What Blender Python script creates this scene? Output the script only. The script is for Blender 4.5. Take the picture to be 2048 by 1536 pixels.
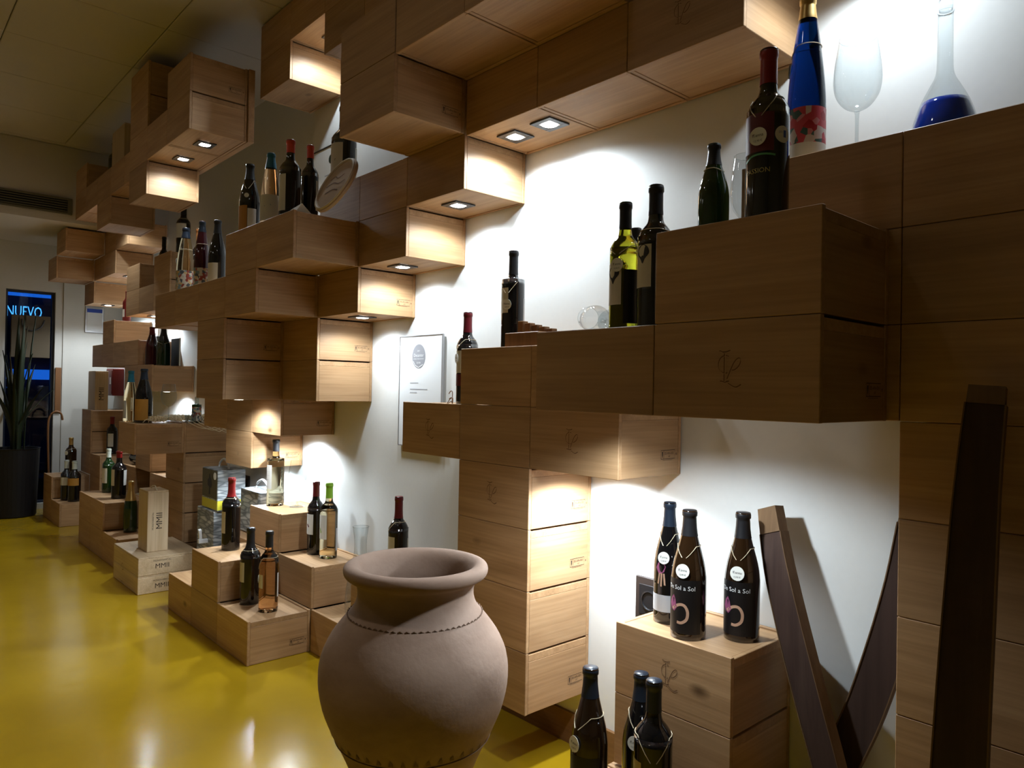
import bpy, bmesh, math, random
from mathutils import Vector, Matrix
random.seed(7)
SC = bpy.context.scene
COL = SC.collection
for o in list(bpy.data.objects):
    bpy.data.objects.remove(o)

# ------------------------------------------------------------------ camera
cam_d = bpy.data.cameras.new('camera')
cam_d.sensor_width = 36.0
cam_d.lens = 1453.07 / 2048 * 36
cam_d.clip_start = 0.02
cam = bpy.data.objects.new('camera', cam_d)
COL.objects.link(cam)
_r = Vector((.66917318, .74288359, .01819976))
_d = Vector((.00650467, .01863477, -.9998052))
_f = Vector((-.74307802, .66916121, .00763768))
_m = Matrix(((_r.x, -_d.x, -_f.x, 1.87325), (_r.y, -_d.y, -_f.y, -1.73442), (_r.z, -_d.z, -_f.z, 1.14678), (0, 0, 0, 1)))
cam.matrix_world = _m
SC.camera = cam

# ------------------------------------------------------------------ world, exposure
w = bpy.data.worlds.new('World')
SC.world = w
w.use_nodes = True
w.node_tree.nodes['Background'].inputs[0].default_value = (0.02, 0.05, 0.14, 1)
w.node_tree.nodes['Background'].inputs[1].default_value = 0.25
SC.view_settings.view_transform = 'Standard'
SC.view_settings.look = 'None'
SC.view_settings.gamma = 1
SC.view_settings.use_curve_mapping = False
SC.view_settings.exposure = 0.0
SPOT_W = 14.0          # one crate downlight
SPOT_COL = (0.81, 0.915, 1.0)
ROOM_W = 18.0         # one unseen ceiling light added for the room's ambient
ROOM_COL = (1.0, 0.76, 0.44)

CY = SC.cycles
CY.max_bounces = 7; CY.diffuse_bounces = 4; CY.glossy_bounces = 3; CY.transmission_bounces = 7; CY.transparent_max_bounces = 10
CY.caustics_reflective = False; CY.caustics_refractive = False; CY.sample_clamp_indirect = 4.0; CY.use_adaptive_sampling = True; CY.adaptive_threshold = .025

# ------------------------------------------------------------------ grid of crates (metres)
U, T, H = 0.33314, 0.27450, 0.18
Z0 = 1.08
CEIL = 2.936
XFAR = -5.73

# ------------------------------------------------------------------ materials
MATS = {}
def new_mat(name):
    m = bpy.data.materials.new(name)
    m.use_nodes = True
    MATS[name] = m
    return m, m.node_tree, m.node_tree.nodes['Principled BSDF']
def plain(name, col, rough=.5, metal=0., coat=0., trans=0., ior=1.45, emit=None, es=0., spec=.5, alpha=1.):
    m, nt, b = new_mat(name)
    b.inputs['Base Color'].default_value = (*col, 1)
    b.inputs['Roughness'].default_value = rough
    b.inputs['Metallic'].default_value = metal
    b.inputs['Coat Weight'].default_value = coat
    b.inputs['Coat Roughness'].default_value = .05
    b.inputs['Transmission Weight'].default_value = trans
    b.inputs['IOR'].default_value = ior
    b.inputs['Specular IOR Level'].default_value = spec
    if emit:
        b.inputs['Emission Color'].default_value = (*emit, 1)
        b.inputs['Emission Strength'].default_value = es
    return m
def nd(nt, t, **kw):
    n = nt.nodes.new(t)
    for k, v in kw.items():
        setattr(n, k, v)
    return n
def wood(name, axis, c0, c1, c2, knots=True, rough=.48, scale=1.):
    """pine board; axis = grain direction in the part's own coordinates"""
    m, nt, b = new_mat(name)
    L = nt.links.new
    tc = nd(nt, 'ShaderNodeTexCoord')
    oi = nd(nt, 'ShaderNodeObjectInfo')
    mp = nd(nt, 'ShaderNodeMapping')
    s = [11 * scale] * 3
    s['XYZ'.index(axis)] = 1.3 * scale
    mp.inputs['Scale'].default_value = s
    L(tc.outputs['Object'], mp.inputs[0])
    mul = nd(nt, 'ShaderNodeMath', operation='MULTIPLY')
    mul.inputs[1].default_value = 37.
    L(oi.outputs['Random'], mul.inputs[0])
    n1 = nd(nt, 'ShaderNodeTexNoise', noise_dimensions='4D')
    n1.inputs['Scale'].default_value = 1.7
    n1.inputs['Detail'].default_value = 4
    n1.inputs['Distortion'].default_value = .9
    L(mp.outputs[0], n1.inputs['Vector']); L(mul.outputs[0], n1.inputs['W'])
    mp2 = nd(nt, 'ShaderNodeMapping')
    s2 = [150.] * 3
    s2['XYZ'.index(axis)] = 3.
    mp2.inputs['Scale'].default_value = s2
    L(tc.outputs['Object'], mp2.inputs[0])
    n2 = nd(nt, 'ShaderNodeTexNoise', noise_dimensions='4D')
    n2.inputs['Scale'].default_value = 1.
    n2.inputs['Detail'].default_value = 3
    L(mp2.outputs[0], n2.inputs['Vector']); L(mul.outputs[0], n2.inputs['W'])
    ramp = nd(nt, 'ShaderNodeValToRGB')
    e = ramp.color_ramp.elements
    e[0].position = .28; e[0].color = (*c0, 1)
    e[1].position = .72; e[1].color = (*c2, 1)
    k = e.new(.5); k.color = (*c1, 1)
    L(n1.outputs['Fac'], ramp.inputs[0])
    mx = nd(nt, 'ShaderNodeMixRGB', blend_type='MULTIPLY')
    mx.inputs[0].default_value = .30
    L(ramp.outputs[0], mx.inputs[1])
    r2 = nd(nt, 'ShaderNodeValToRGB')
    r2.color_ramp.elements[0].position = .3; r2.color_ramp.elements[0].color = (.45, .38, .3, 1)
    r2.color_ramp.elements[1].position = .62; r2.color_ramp.elements[1].color = (1, 1, 1, 1)
    L(n2.outputs['Fac'], r2.inputs[0]); L(r2.outputs[0], mx.inputs[2])
    # tone of each board
    hv = nd(nt, 'ShaderNodeHueSaturation')
    mr = nd(nt, 'ShaderNodeMapRange')
    mr.inputs['To Min'].default_value = .86; mr.inputs['To Max'].default_value = 1.10
    L(oi.outputs['Random'], mr.inputs['Value']); L(mr.outputs[0], hv.inputs['Value'])
    L(mx.outputs[0], hv.inputs['Color'])
    out = hv.outputs[0]
    if knots:
        mp3 = nd(nt, 'ShaderNodeMapping')
        s3 = [6.5] * 3
        s3['XYZ'.index(axis)] = 3.6
        mp3.inputs['Scale'].default_value = s3
        L(tc.outputs['Object'], mp3.inputs[0])
        v = nd(nt, 'ShaderNodeTexVoronoi', voronoi_dimensions='4D')
        v.inputs['Scale'].default_value = 1.
        L(mp3.outputs[0], v.inputs['Vector']); L(mul.outputs[0], v.inputs['W'])
        r3 = nd(nt, 'ShaderNodeValToRGB')
        q = r3.color_ramp.elements
        q[0].position = .045; q[0].color = (.10, .05, .02, 1)
        q[1].position = .13; q[1].color = (1, 1, 1, 1)
        L(v.outputs['Distance'], r3.inputs[0])
        mk = nd(nt, 'ShaderNodeMixRGB', blend_type='MULTIPLY')
        mk.inputs[0].default_value = .75
        L(out, mk.inputs[1]); L(r3.outputs[0], mk.inputs[2])
        out = mk.outputs[0]
    L(out, b.inputs['Base Color'])
    b.inputs['Roughness'].default_value = rough
    b.inputs['Specular IOR Level'].default_value = .35
    bp = nd(nt, 'ShaderNodeBump')
    bp.inputs['Strength'].default_value = .12
    bp.inputs['Distance'].default_value = .002
    L(n2.outputs['Fac'], bp.inputs['Height']); L(bp.outputs[0], b.inputs['Normal'])
    return m
PC = ((.37, .216, .104), (.445, .270, .136), (.515, .328, .174))
wood('wood_x', 'X', *PC)
wood('wood_y', 'Y', *PC)
wood('wood_end', 'Z', (.40, .23, .11), (.46, .27, .13), (.50, .30, .15), knots=False)
wood('pale_x', 'X', (.50, .37, .22), (.58, .44, .28), (.64, .50, .33), knots=False)
wood('pale_z', 'Z', (.50, .37, .22), (.58, .44, .28), (.64, .50, .33), knots=False)
wood('oak_dark', 'Z', (.035, .018, .014), (.05, .027, .02), (.065, .038, .028), knots=False, rough=.75)
wood('oak_edge', 'Z', (.13, .075, .035), (.17, .10, .05), (.21, .13, .065), knots=False, rough=.7)
wood('baseboard_wood', 'X', (.16, .075, .03), (.20, .10, .04), (.24, .125, .05), knots=False)
wood('walnut', 'Z', (.16, .075, .03), (.22, .11, .045), (.28, .15, .06), knots=False)
plain('ink', (.035, .022, .015), .8)
plain('engraved', (.15, .07, .028), .8)
plain('engraved_highlight', (.46, .29, .15), .7)
plain('lamp_frame', (.03, .03, .032), .4)
plain('lens', (1, 1, 1), .3, emit=(1, .97, .93), es=28.)
plain('capsule_black', (.012, .012, .014), .38)
plain('capsule_red', (.22, .012, .012), .3)
plain('capsule_wine', (.13, .012, .018), .3)
plain('capsule_orange', (.60, .06, .02), .4)
plain('capsule_teal', (.012, .13, .19), .4)
plain('capsule_green', (.22, .42, .03), .4)
plain('capsule_gold', (.55, .36, .12), .35, metal=.6)
plain('capsule_pale', (.55, .58, .5), .4)
plain('capsule_copper', (.45, .17, .05), .35, metal=.5)
plain('capsule_navy', (.012, .02, .035), .35)
plain('glass_black', (.004, .004, .005), .04, coat=.6)
plain('glass_brown', (.018, .008, .003), .05, coat=.6)
plain('glass_green', (.006, .028, .006), .05, coat=.6)
plain('glass_wine', (.045, .004, .010), .05, coat=.6)
plain('glass_blue', (.0006, .014, .10), .02, trans=.93, ior=1.36)
plain('glass_yellow', (.50, .50, .03), .02, trans=.92, ior=1.36)
plain('glass_straw', (.97, .86, .58), .01, trans=1., ior=1.36)
plain('glass_rose', (.95, .62, .34), .01, trans=1., ior=1.36)
plain('liquid_blue', (.006, .05, .50), .05, coat=.5)
plain('label_cream', (.62, .58, .46), .6)
plain('label_white', (.72, .72, .68), .6)
plain('label_orange', (.42, .20, .03), .6)
plain('label_black', (.006, .005, .006), .45)
plain('label_grey', (.45, .46, .48), .6)
plain('label_red', (.10, .008, .008), .5)
plain('label_silver', (.30, .31, .34), .4, metal=.3)
plain('print_white', (.75, .77, .78), .6)
plain('print_gold', (.45, .36, .12), .5)
plain('print_green', (.10, .36, .16), .5)
plain('print_dark', (.03, .03, .035), .6)
plain('print_grey', (.38, .39, .42), .6)
plain('print_blue', (.02, .06, .35), .6)
plain('skin_print', (.50, .30, .20), .6)
plain('purple_print', (.28, .07, .16), .6)
plain('tag_paper', (.78, .78, .72), .7)
plain('string', (.62, .52, .36), .9)
plain('white_plastic', (.75, .76, .76), .4)
plain('black_plastic', (.012, .012, .014), .35)
plain('socket_brown', (.035, .025, .022), .4)
plain('black_pot', (.008, .008, .010), .5)
plain('leaf', (.012, .020, .006), .5)
plain('leaf_dry', (.06, .045, .015), .6)
plain('soil', (.02, .014, .01), .95)
plain('cane_wood', (.22, .10, .04), .4)
plain('red_paint', (.16, .012, .010), .45)
plain('slate', (.02, .023, .028), .5)
plain('paper', (.70, .68, .62), .8)
plain('cork', (.50, .37, .26), .85)
plain('cork_rim', (.66, .58, .48), .7)
plain('raffia', (.78, .66, .44), .85)
plain('grille', (.13, .12, .085), .6)
plain('grille_dark', (.01, .01, .012), .7)
plain('frame_metal', (.42, .42, .43), .35, metal=.7)
plain('door_frame', (.015, .02, .035), .4)
plain('street', (.03, .035, .05), .9)
plain('facade', (.012, .018, .04), .9)
plain('neon_blue', (.02, .2, .6), .5, emit=(.03, .28, 1.), es=.8)
plain('neon_sign', (.1, .5, .8), .5, emit=(.15, .62, 1.), es=2.2)
plain('street_glow', (.02, .08, .2), .6, emit=(.02, .15, .45), es=.35)
plain('car_paint', (.06, .10, .16), .25, coat=.6)
plain('car_glass', (.01, .015, .03), .1)
plain('tyre', (.01, .01, .01), .8)
plain('poster', (.10, .075, .045), .8)
plain('yellow_print', (.55, .50, .03), .5)
plain('photo_print', (.09, .08, .045), .5)
plain('red_mosaic', (.30, .05, .03), .5)

def wall_mat(name, col, bump=.05):
    m, nt, b = new_mat(name)
    tc = nd(nt, 'ShaderNodeTexCoord')
    n = nd(nt, 'ShaderNodeTexNoise')
    n.inputs['Scale'].default_value = 60
    n.inputs['Detail'].default_value = 5
    nt.links.new(tc.outputs['Object'], n.inputs['Vector'])
    r = nd(nt, 'ShaderNodeValToRGB')
    r.color_ramp.elements[0].color = (*[c * .95 for c in col], 1)
    r.color_ramp.elements[1].color = (*col, 1)
    nt.links.new(n.outputs['Fac'], r.inputs[0]); nt.links.new(r.outputs[0], b.inputs['Base Color'])
    bp = nd(nt, 'ShaderNodeBump'); bp.inputs['Strength'].default_value = bump; bp.inputs['Distance'].default_value = .003
    nt.links.new(n.outputs['Fac'], bp.inputs['Height']); nt.links.new(bp.outputs[0], b.inputs['Normal'])
    b.inputs['Roughness'].default_value = .85
wall_mat('wall_paint', (.74, .75, .73))
wall_mat('far_paint', (.62, .60, .55))
wall_mat('tile_paint', (.56, .53, .49), .15)

def floor_mat():
    m, nt, b = new_mat('yellow_resin')
    L = nt.links.new
    tc = nd(nt, 'ShaderNodeTexCoord')
    n = nd(nt, 'ShaderNodeTexNoise'); n.inputs['Scale'].default_value = 2.2; n.inputs['Detail'].default_value = 6
    L(tc.outputs['Object'], n.inputs['Vector'])
    r = nd(nt, 'ShaderNodeValToRGB')
    r.color_ramp.elements[0].position = .35; r.color_ramp.elements[0].color = (.35, .215, .007, 1)
    r.color_ramp.elements[1].position = .7; r.color_ramp.elements[1].color = (.45, .285, .010, 1)
    L(n.outputs['Fac'], r.inputs[0]); L(r.outputs[0], b.inputs['Base Color'])
    b.inputs['Roughness'].default_value = .16
    b.inputs['Specular IOR Level'].default_value = .5
    n2 = nd(nt, 'ShaderNodeTexNoise'); n2.inputs['Scale'].default_value = 9; n2.inputs['Detail'].default_value = 4
    L(tc.outputs['Object'], n2.inputs['Vector'])
    bp = nd(nt, 'ShaderNodeBump'); bp.inputs['Strength'].default_value = .10; bp.inputs['Distance'].default_value = .01
    L(n2.outputs['Fac'], bp.inputs['Height']); L(bp.outputs[0], b.inputs['Normal'])
floor_mat()

def terracotta():
    m, nt, b = new_mat('terracotta')
    L = nt.links.new
    tc = nd(nt, 'ShaderNodeTexCoord')
    mp = nd(nt, 'ShaderNodeMapping'); mp.inputs['Scale'].default_value = (1, 1, 2.2)
    L(tc.outputs['Object'], mp.inputs[0])
    n = nd(nt, 'ShaderNodeTexNoise'); n.inputs['Scale'].default_value = 5; n.inputs['Detail'].default_value = 8; n.inputs['Roughness'].default_value = .6
    L(mp.outputs[0], n.inputs['Vector'])
    r = nd(nt, 'ShaderNodeValToRGB')
    r.color_ramp.elements[0].position = .3; r.color_ramp.elements[0].color = (.22, .140, .098, 1)
    r.color_ramp.elements[1].position = .72; r.color_ramp.elements[1].color = (.34, .238, .180, 1)
    L(n.outputs['Fac'], r.inputs[0]); L(r.outputs[0], b.inputs['Base Color'])
    b.inputs['Roughness'].default_value = .85
    n2 = nd(nt, 'ShaderNodeTexNoise'); n2.inputs['Scale'].default_value = 70; n2.inputs['Detail'].default_value = 4
    L(tc.outputs['Object'], n2.inputs['Vector'])
    bp = nd(nt, 'ShaderNodeBump'); bp.inputs['Strength'].default_value = .2; bp.inputs['Distance'].default_value = .003
    L(n2.outputs['Fac'], bp.inputs['Height']); L(bp.outputs[0], b.inputs['Normal'])
terracotta()
plain('terracotta_dark', (.16, .10, .068), .9)

def voro(name, cols, scale, stretch=(1, 1, 1), dark=(.05, .05, .055), edge=True):
    m, nt, b = new_mat(name)
    L = nt.links.new
    tc = nd(nt, 'ShaderNodeTexCoord')
    mp = nd(nt, 'ShaderNodeMapping'); mp.inputs['Scale'].default_value = stretch
    L(tc.outputs['Object'], mp.inputs[0])
    v = nd(nt, 'ShaderNodeTexVoronoi'); v.inputs['Scale'].default_value = scale
    L(mp.outputs[0], v.inputs['Vector'])
    r = nd(nt, 'ShaderNodeValToRGB'); r.color_ramp.interpolation = 'CONSTANT'
    el = r.color_ramp.elements
    while len(el) < len(cols):
        el.new(.5)
    for i, c in enumerate(cols):
        el[i].position = i / len(cols); el[i].color = (*c, 1)
    sp = nd(nt, 'ShaderNodeSeparateColor')
    L(v.outputs['Color'], sp.inputs[0]); L(sp.outputs[0], r.inputs[0])
    out = r.outputs[0]
    if edge:
        v2 = nd(nt, 'ShaderNodeTexVoronoi', feature='DISTANCE_TO_EDGE'); v2.inputs['Scale'].default_value = scale
        L(mp.outputs[0], v2.inputs['Vector'])
        r2 = nd(nt, 'ShaderNodeValToRGB')
        r2.color_ramp.elements[0].position = .04; r2.color_ramp.elements[0].color = (*dark, 1)
        r2.color_ramp.elements[1].position = .22; r2.color_ramp.elements[1].color = (1, 1, 1, 1)
        L(v2.outputs['Distance'], r2.inputs[0])
        mx = nd(nt, 'ShaderNodeMixRGB', blend_type='MULTIPLY'); mx.inputs[0].default_value = 1
        L(out, mx.inputs[1]); L(r2.outputs[0], mx.inputs[2]); out = mx.outputs[0]
    L(out, b.inputs['Base Color'])
    b.inputs['Roughness'].default_value = .45
voro('stone_print', [(.30, .33, .34), (.46, .49, .50), (.36, .39, .41), (.56, .58, .59)], 11, (1, 1, 4.5), dark=(.36, .38, .40))
voro('mosaic_print', [(.55, .5, .42), (.30, .05, .03), (.08, .09, .10), (.6, .42, .2), (.2, .28, .3), (.65, .6, .5)], 75, (1, 1, 1), edge=False)
voro('floral_print', [(.55, .06, .08), (.60, .52, .50), (.38, .02, .03), (.62, .25, .28), (.55, .06, .08), (.05, .12, .11)], 62, edge=False)

def thin_glass(name, tint=(.87, .90, .91), ior=1.5):
    m = bpy.data.materials.new(name); m.use_nodes = True; MATS[name] = m
    nt = m.node_tree
    nt.nodes.remove(nt.nodes['Principled BSDF'])
    out = nt.nodes['Material Output']
    t = nd(nt, 'ShaderNodeBsdfTransparent'); t.inputs[0].default_value = (*tint, 1)
    g = nd(nt, 'ShaderNodeBsdfGlossy'); g.inputs['Roughness'].default_value = .02
    lw = nd(nt, 'ShaderNodeLayerWeight'); lw.inputs['Blend'].default_value = .5
    pw = nd(nt, 'ShaderNodeMath', operation='POWER'); pw.inputs[1].default_value = 3.2
    fr = nd(nt, 'ShaderNodeMath', operation='MULTIPLY_ADD'); fr.inputs[1].default_value = .75; fr.inputs[2].default_value = (ior - 1) ** 2 / (ior + 1) ** 2
    nt.links.new(lw.outputs['Facing'], pw.inputs[0]); nt.links.new(pw.outputs[0], fr.inputs[0])
    mx = nd(nt, 'ShaderNodeMixShader')
    nt.links.new(fr.outputs[0], mx.inputs[0]); nt.links.new(t.outputs[0], mx.inputs[1]); nt.links.new(g.outputs[0], mx.inputs[2])
    nt.links.new(mx.outputs[0], out.inputs['Surface'])
thin_glass('glass_thin')
thin_glass('glass_pane', (.55, .68, .85), 1.45)

# ------------------------------------------------------------------ helpers
def link(o, parent=None):
    COL.objects.link(o)
    if parent is not None:
        o.parent = parent
    return o
def tag(o, label=None, cat=None, group=None, kind=None):
    if label: o['label'] = label
    if cat: o['category'] = cat
    if group: o['group'] = group
    if kind: o['kind'] = kind
    return o
def thing(name, label, cat, loc=(0, 0, 0), rotz=0., group=None):
    o = bpy.data.objects.new(name, None)
    o.empty_display_size = .05
    o.location = loc
    o.rotation_euler = (0, 0, rotz)
    link(o)
    return tag(o, label, cat, group)
def mobj(name, verts, faces, mat, parent=None, loc=(0, 0, 0), smooth=False, rot=(0, 0, 0)):
    me = bpy.data.meshes.new(name)
    me.from_pydata([tuple(v) for v in verts], [], faces)
    me.materials.append(MATS[mat])
    if smooth:
        me.polygons.foreach_set('use_smooth', [True] * len(me.polygons))
    me.update()
    o = bpy.data.objects.new(name, me)
    o.location = loc
    o.rotation_euler = rot
    return link(o, parent)
def cb(sx, sy, sz, c=.0015, ox=0, oy=0, oz=0):
    """chamfered box centred at o"""
    c = min(c, sx * .3, sy * .3, sz * .3)
    X, Y, Z = sx / 2, sy / 2, sz / 2
    V, idx = [], {}
    for sxg in (-1, 1):
        for syg in (-1, 1):
            for szg in (-1, 1):
                for a in range(3):
                    p = [sxg * (X - c), syg * (Y - c), szg * (Z - c)]
                    p[a] = (sxg * X, syg * Y, szg * Z)[a]
                    idx[(sxg, syg, szg, a)] = len(V)
                    V.append((p[0] + ox, p[1] + oy, p[2] + oz))
    F = []
    for a in range(3):
        b_, c_ = (a + 1) % 3, (a + 2) % 3
        for s in (-1, 1):
            q = []
            for (u, v) in ((-1, -1), (1, -1), (1, 1), (-1, 1)):
                k = [0, 0, 0]; k[a] = s; k[b_] = u; k[c_] = v
                q.append(idx[(*k, a)])
            F.append(q if s > 0 else q[::-1])
    for a in range(3):
        b_, c_ = (a + 1) % 3, (a + 2) % 3
        for u in (-1, 1):
            for v in (-1, 1):
                k1 = [0, 0, 0]; k1[a] = -1; k1[b_] = u; k1[c_] = v
                k2 = list(k1); k2[a] = 1
                q = [idx[(*k1, b_)], idx[(*k2, b_)], idx[(*k2, c_)], idx[(*k1, c_)]]
                F.append(q if u * v > 0 else q[::-1])
    for sxg in (-1, 1):
        for syg in (-1, 1):
            for szg in (-1, 1):
                q = [idx[(sxg, syg, szg, 0)], idx[(sxg, syg, szg, 1)], idx[(sxg, syg, szg, 2)]]
                F.append(q if sxg * syg * szg > 0 else q[::-1])
    return V, F
def join(*parts):
    V, F = [], []
    for v, f in parts:
        n = len(V)
        V += list(v); F += [[i + n for i in q] for q in f]
    return V, F
def box(name, size, center, mat, parent=None, c=.0015, rot=(0, 0, 0)):
    v, f = cb(*size, c)
    return mobj(name, v, f, mat, parent, center, rot=rot)
def lathe(profile, n=32, cap=False):
    V, F, rings = [], [], []
    for (r, z) in profile:
        if r < 1e-6:
            rings.append([len(V)]); V.append((0, 0, z))
        else:
            rings.append(list(range(len(V), len(V) + n)))
            V += [(r * math.cos(2 * math.pi * k / n), r * math.sin(2 * math.pi * k / n), z) for k in range(n)]
    for a, b in zip(rings, rings[1:]):
        for k in range(n):
            k2 = (k + 1) % n
            if len(a) == 1 and len(b) == 1: continue
            if len(a) == 1: F.append([a[0], b[k2], b[k]])
            elif len(b) == 1: F.append([a[k], a[k2], b[0]])
            else: F.append([a[k], a[k2], b[k2], b[k]])
    return V, F
def smooth_profile(pts, sub=4):
    out = []
    for i in range(len(pts) - 1):
        p0 = pts[max(i - 1, 0)]; p1 = pts[i]; p2 = pts[i + 1]; p3 = pts[min(i + 2, len(pts) - 1)]
        for k in range(sub):
            t = k / sub
            out.append(tuple(.5 * (2 * p1[j] + (p2[j] - p0[j]) * t + (2 * p0[j] - 5 * p1[j] + 4 * p2[j] - p3[j]) * t * t + (3 * p1[j] - p0[j] - 3 * p2[j] + p3[j]) * t ** 3) for j in range(len(p1))))
    out.append(tuple(pts[-1]))
    return out
def tube(pts, r, n=6, closed=False):
    pts = [Vector(p) for p in pts]
    V, F = [], []
    m = len(pts)
    for i, p in enumerate(pts):
        a = pts[(i - 1) % m] if (closed or i > 0) else p
        b = pts[(i + 1) % m] if (closed or i < m - 1) else p
        t = (b - a).normalized()
        up = Vector((0, 0, 1)) if abs(t.z) < .9 else Vector((1, 0, 0))
        s = t.cross(up).normalized(); u = s.cross(t).normalized()
        rr = r[i] if isinstance(r, (list, tuple)) else r
        for k in range(n):
            an = 2 * math.pi * k / n
            V.append(tuple(p + s * math.cos(an) * rr + u * math.sin(an) * rr))
    for i in range(m if closed else m - 1):
        j = (i + 1) % m
        for k in range(n):
            k2 = (k + 1) % n
            F.append([i * n + k, j * n + k, j * n + k2, i * n + k2][::-1])
    if not closed:
        F.append(list(range(n))); F.append([(m - 1) * n + k for k in range(n)][::-1])
    return V, F
_TXT = {}
def text2d(s, size, align='CENTER'):
    key = (s, size, align)
    if key not in _TXT:
        cu = bpy.data.curves.new('t', 'FONT')
        cu.body = s; cu.size = size; cu.align_x = align; cu.align_y = 'CENTER'; cu.resolution_u = 2
        ob = bpy.data.objects.new('t', cu); COL.objects.link(ob)
        dg = bpy.context.evaluated_depsgraph_get()
        me = bpy.data.meshes.new_from_object(ob.evaluated_get(dg))
        _TXT[key] = ([tuple(v.co[:2]) for v in me.vertices], [list(p.vertices) for p in me.polygons])
        bpy.data.objects.remove(ob); bpy.data.curves.remove(cu); bpy.data.meshes.remove(me)
    return _TXT[key]
def strokes(polys, wd):
    """flat ribbons along 2d polylines, width wd (number or per-point list)"""
    V, F = [], []
    for pi, pl in enumerate(polys):
        n0 = len(V); m = len(pl)
        ww = wd[pi] if isinstance(wd, (list, tuple)) else wd
        for i, p in enumerate(pl):
            a = Vector(pl[max(i - 1, 0)]); b = Vector(pl[min(i + 1, m - 1)])
            t = (b - a).normalized(); s = Vector((-t.y, t.x))
            h = (ww[i] if isinstance(ww, (list, tuple)) else ww) / 2
            V += [(p[0] + s.x * h, p[1] + s.y * h), (p[0] - s.x * h, p[1] - s.y * h)]
        for i in range(m - 1):
            a = n0 + 2 * i
            F.append([a, a + 1, a + 3, a + 2])
    return V, F
def rect2(x0, y0, x1, y1):
    return [(x0, y0), (x1, y0), (x1, y1), (x0, y1)], [[0, 1, 2, 3]]
def shift2(vf, dx, dy, s=1.):
    return [(x * s + dx, y * s + dy) for x, y in vf[0]], vf[1]
def flat(vf, plane, d=0.):
    """2d ink to 3d. plane 'xz-' faces -Y, 'yz+' faces +X (y to the right seen from +X is +Y), 'xy' faces up"""
    if plane == 'xz-': return [(x, d, y) for x, y in vf[0]], vf[1]
    if plane == 'yz+': return [(d, x, y) for x, y in vf[0]], vf[1]
    if plane == 'xy': return [(x, y, d) for x, y in vf[0]], vf[1]
def wrap(vf, r, ang, z0, pr=None):
    """2d ink wrapped on an upright cylinder (or on a radius function of z)"""
    V = []
    for x, y in vf[0]:
        rr = (pr(z0 + y) if pr else r)
        a = ang + x / r
        V.append((rr * math.cos(a), rr * math.sin(a), z0 + y))
    return V, vf[1]
def patch(w_, h_, nx, ny=1):
    V = [(-w_ / 2 + w_ * i / nx, -h_ / 2 + h_ * j / ny) for j in range(ny + 1) for i in range(nx + 1)]
    F = [[j * (nx + 1) + i, j * (nx + 1) + i + 1, (j + 1) * (nx + 1) + i + 1, (j + 1) * (nx + 1) + i] for j in range(ny) for i in range(nx)]
    return V, F

# ------------------------------------------------------------------ the setting
def struct(name, size, center, mat, c=.0):
    X, Y, Z = [s / 2 for s in size]
    v = [(x, y, z) for x in (-X, X) for y in (-Y, Y) for z in (-Z, Z)]
    f = [[0, 1, 3, 2], [4, 6, 7, 5], [0, 4, 5, 1], [2, 3, 7, 6], [0, 2, 6, 4], [1, 5, 7, 3]]
    o = mobj(name, v, f, mat, None, center)
    o['kind'] = 'structure'
    return o
XN, YL = 4.0, -4.6
XM, XW = (XFAR + XN) / 2, XN - XFAR
struct('floor', (XW, -YL, .1), (XM, YL / 2, -.0392), 'yellow_resin')
XR, ZR, DR = -4.86 * U, 1.62, .16      # the wall steps back here, above the shelf
struct('wall_right', (XN - XR, .24, CEIL + .1), ((XN + XR) / 2, .12, CEIL / 2), 'wall_paint')
struct('wall_right_lower', (XR - XFAR, .24, ZR), ((XFAR + XR) / 2, .12, ZR / 2), 'wall_paint')
struct('wall_right_upper', (XR - XFAR, .24 - DR, CEIL + .1 - ZR), ((XFAR + XR) / 2, DR + (.24 - DR) / 2, ZR + (CEIL + .1 - ZR) / 2), 'wall_paint')
struct('wall_left', (XW, .12, CEIL + .1), (XM, YL - .06, CEIL / 2), 'far_paint')
struct('wall_near', (.12, -YL + .24, CEIL + .1), (XN + .06, YL / 2, CEIL / 2), 'far_paint')
struct('baseboard_right', (XN - XFAR, .012, .098), ((XN + XFAR) / 2, -.0062, .0605), 'baseboard_wood')
# the lowered bulkhead with the air grille
SOF = 2.362
struct('trim_2', (-4.53 - XFAR, -YL + DR, CEIL - SOF), ((XFAR - 4.53) / 2, (YL + DR) / 2, (CEIL + SOF) / 2), 'tile_paint')
# ceiling of 60 cm tiles
ceil = struct('ceiling', (XW, -YL + .24, .06), (XM, YL / 2 + .12, CEIL + .05), 'tile_paint')
tv, tf = cb(.601, .601, .014, .003)
tme = bpy.data.meshes.new('tile'); tme.from_pydata(tv, [], tf); tme.materials.append(MATS['tile_paint'])
for a in range(-2, 12):
    for b_ in range(8):
        cx, cy = -3.25 + .605 * a + .3025, -.3025 - .605 * b_
        if cx - .3 < -4.53 or cx + .3 > XN or cy - .3 < YL: continue
        o = bpy.data.objects.new('tile', tme)
        link(o, ceil)
        o.location = Vector((cx, cy, CEIL + .008)) - ceil.location
v, f = cb(.062, 4.5, .014, .002)
mobj('tile', v, f, 'tile_paint', ceil, Vector((-4.494, -2.3, CEIL + .008)) - ceil.location)
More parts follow.
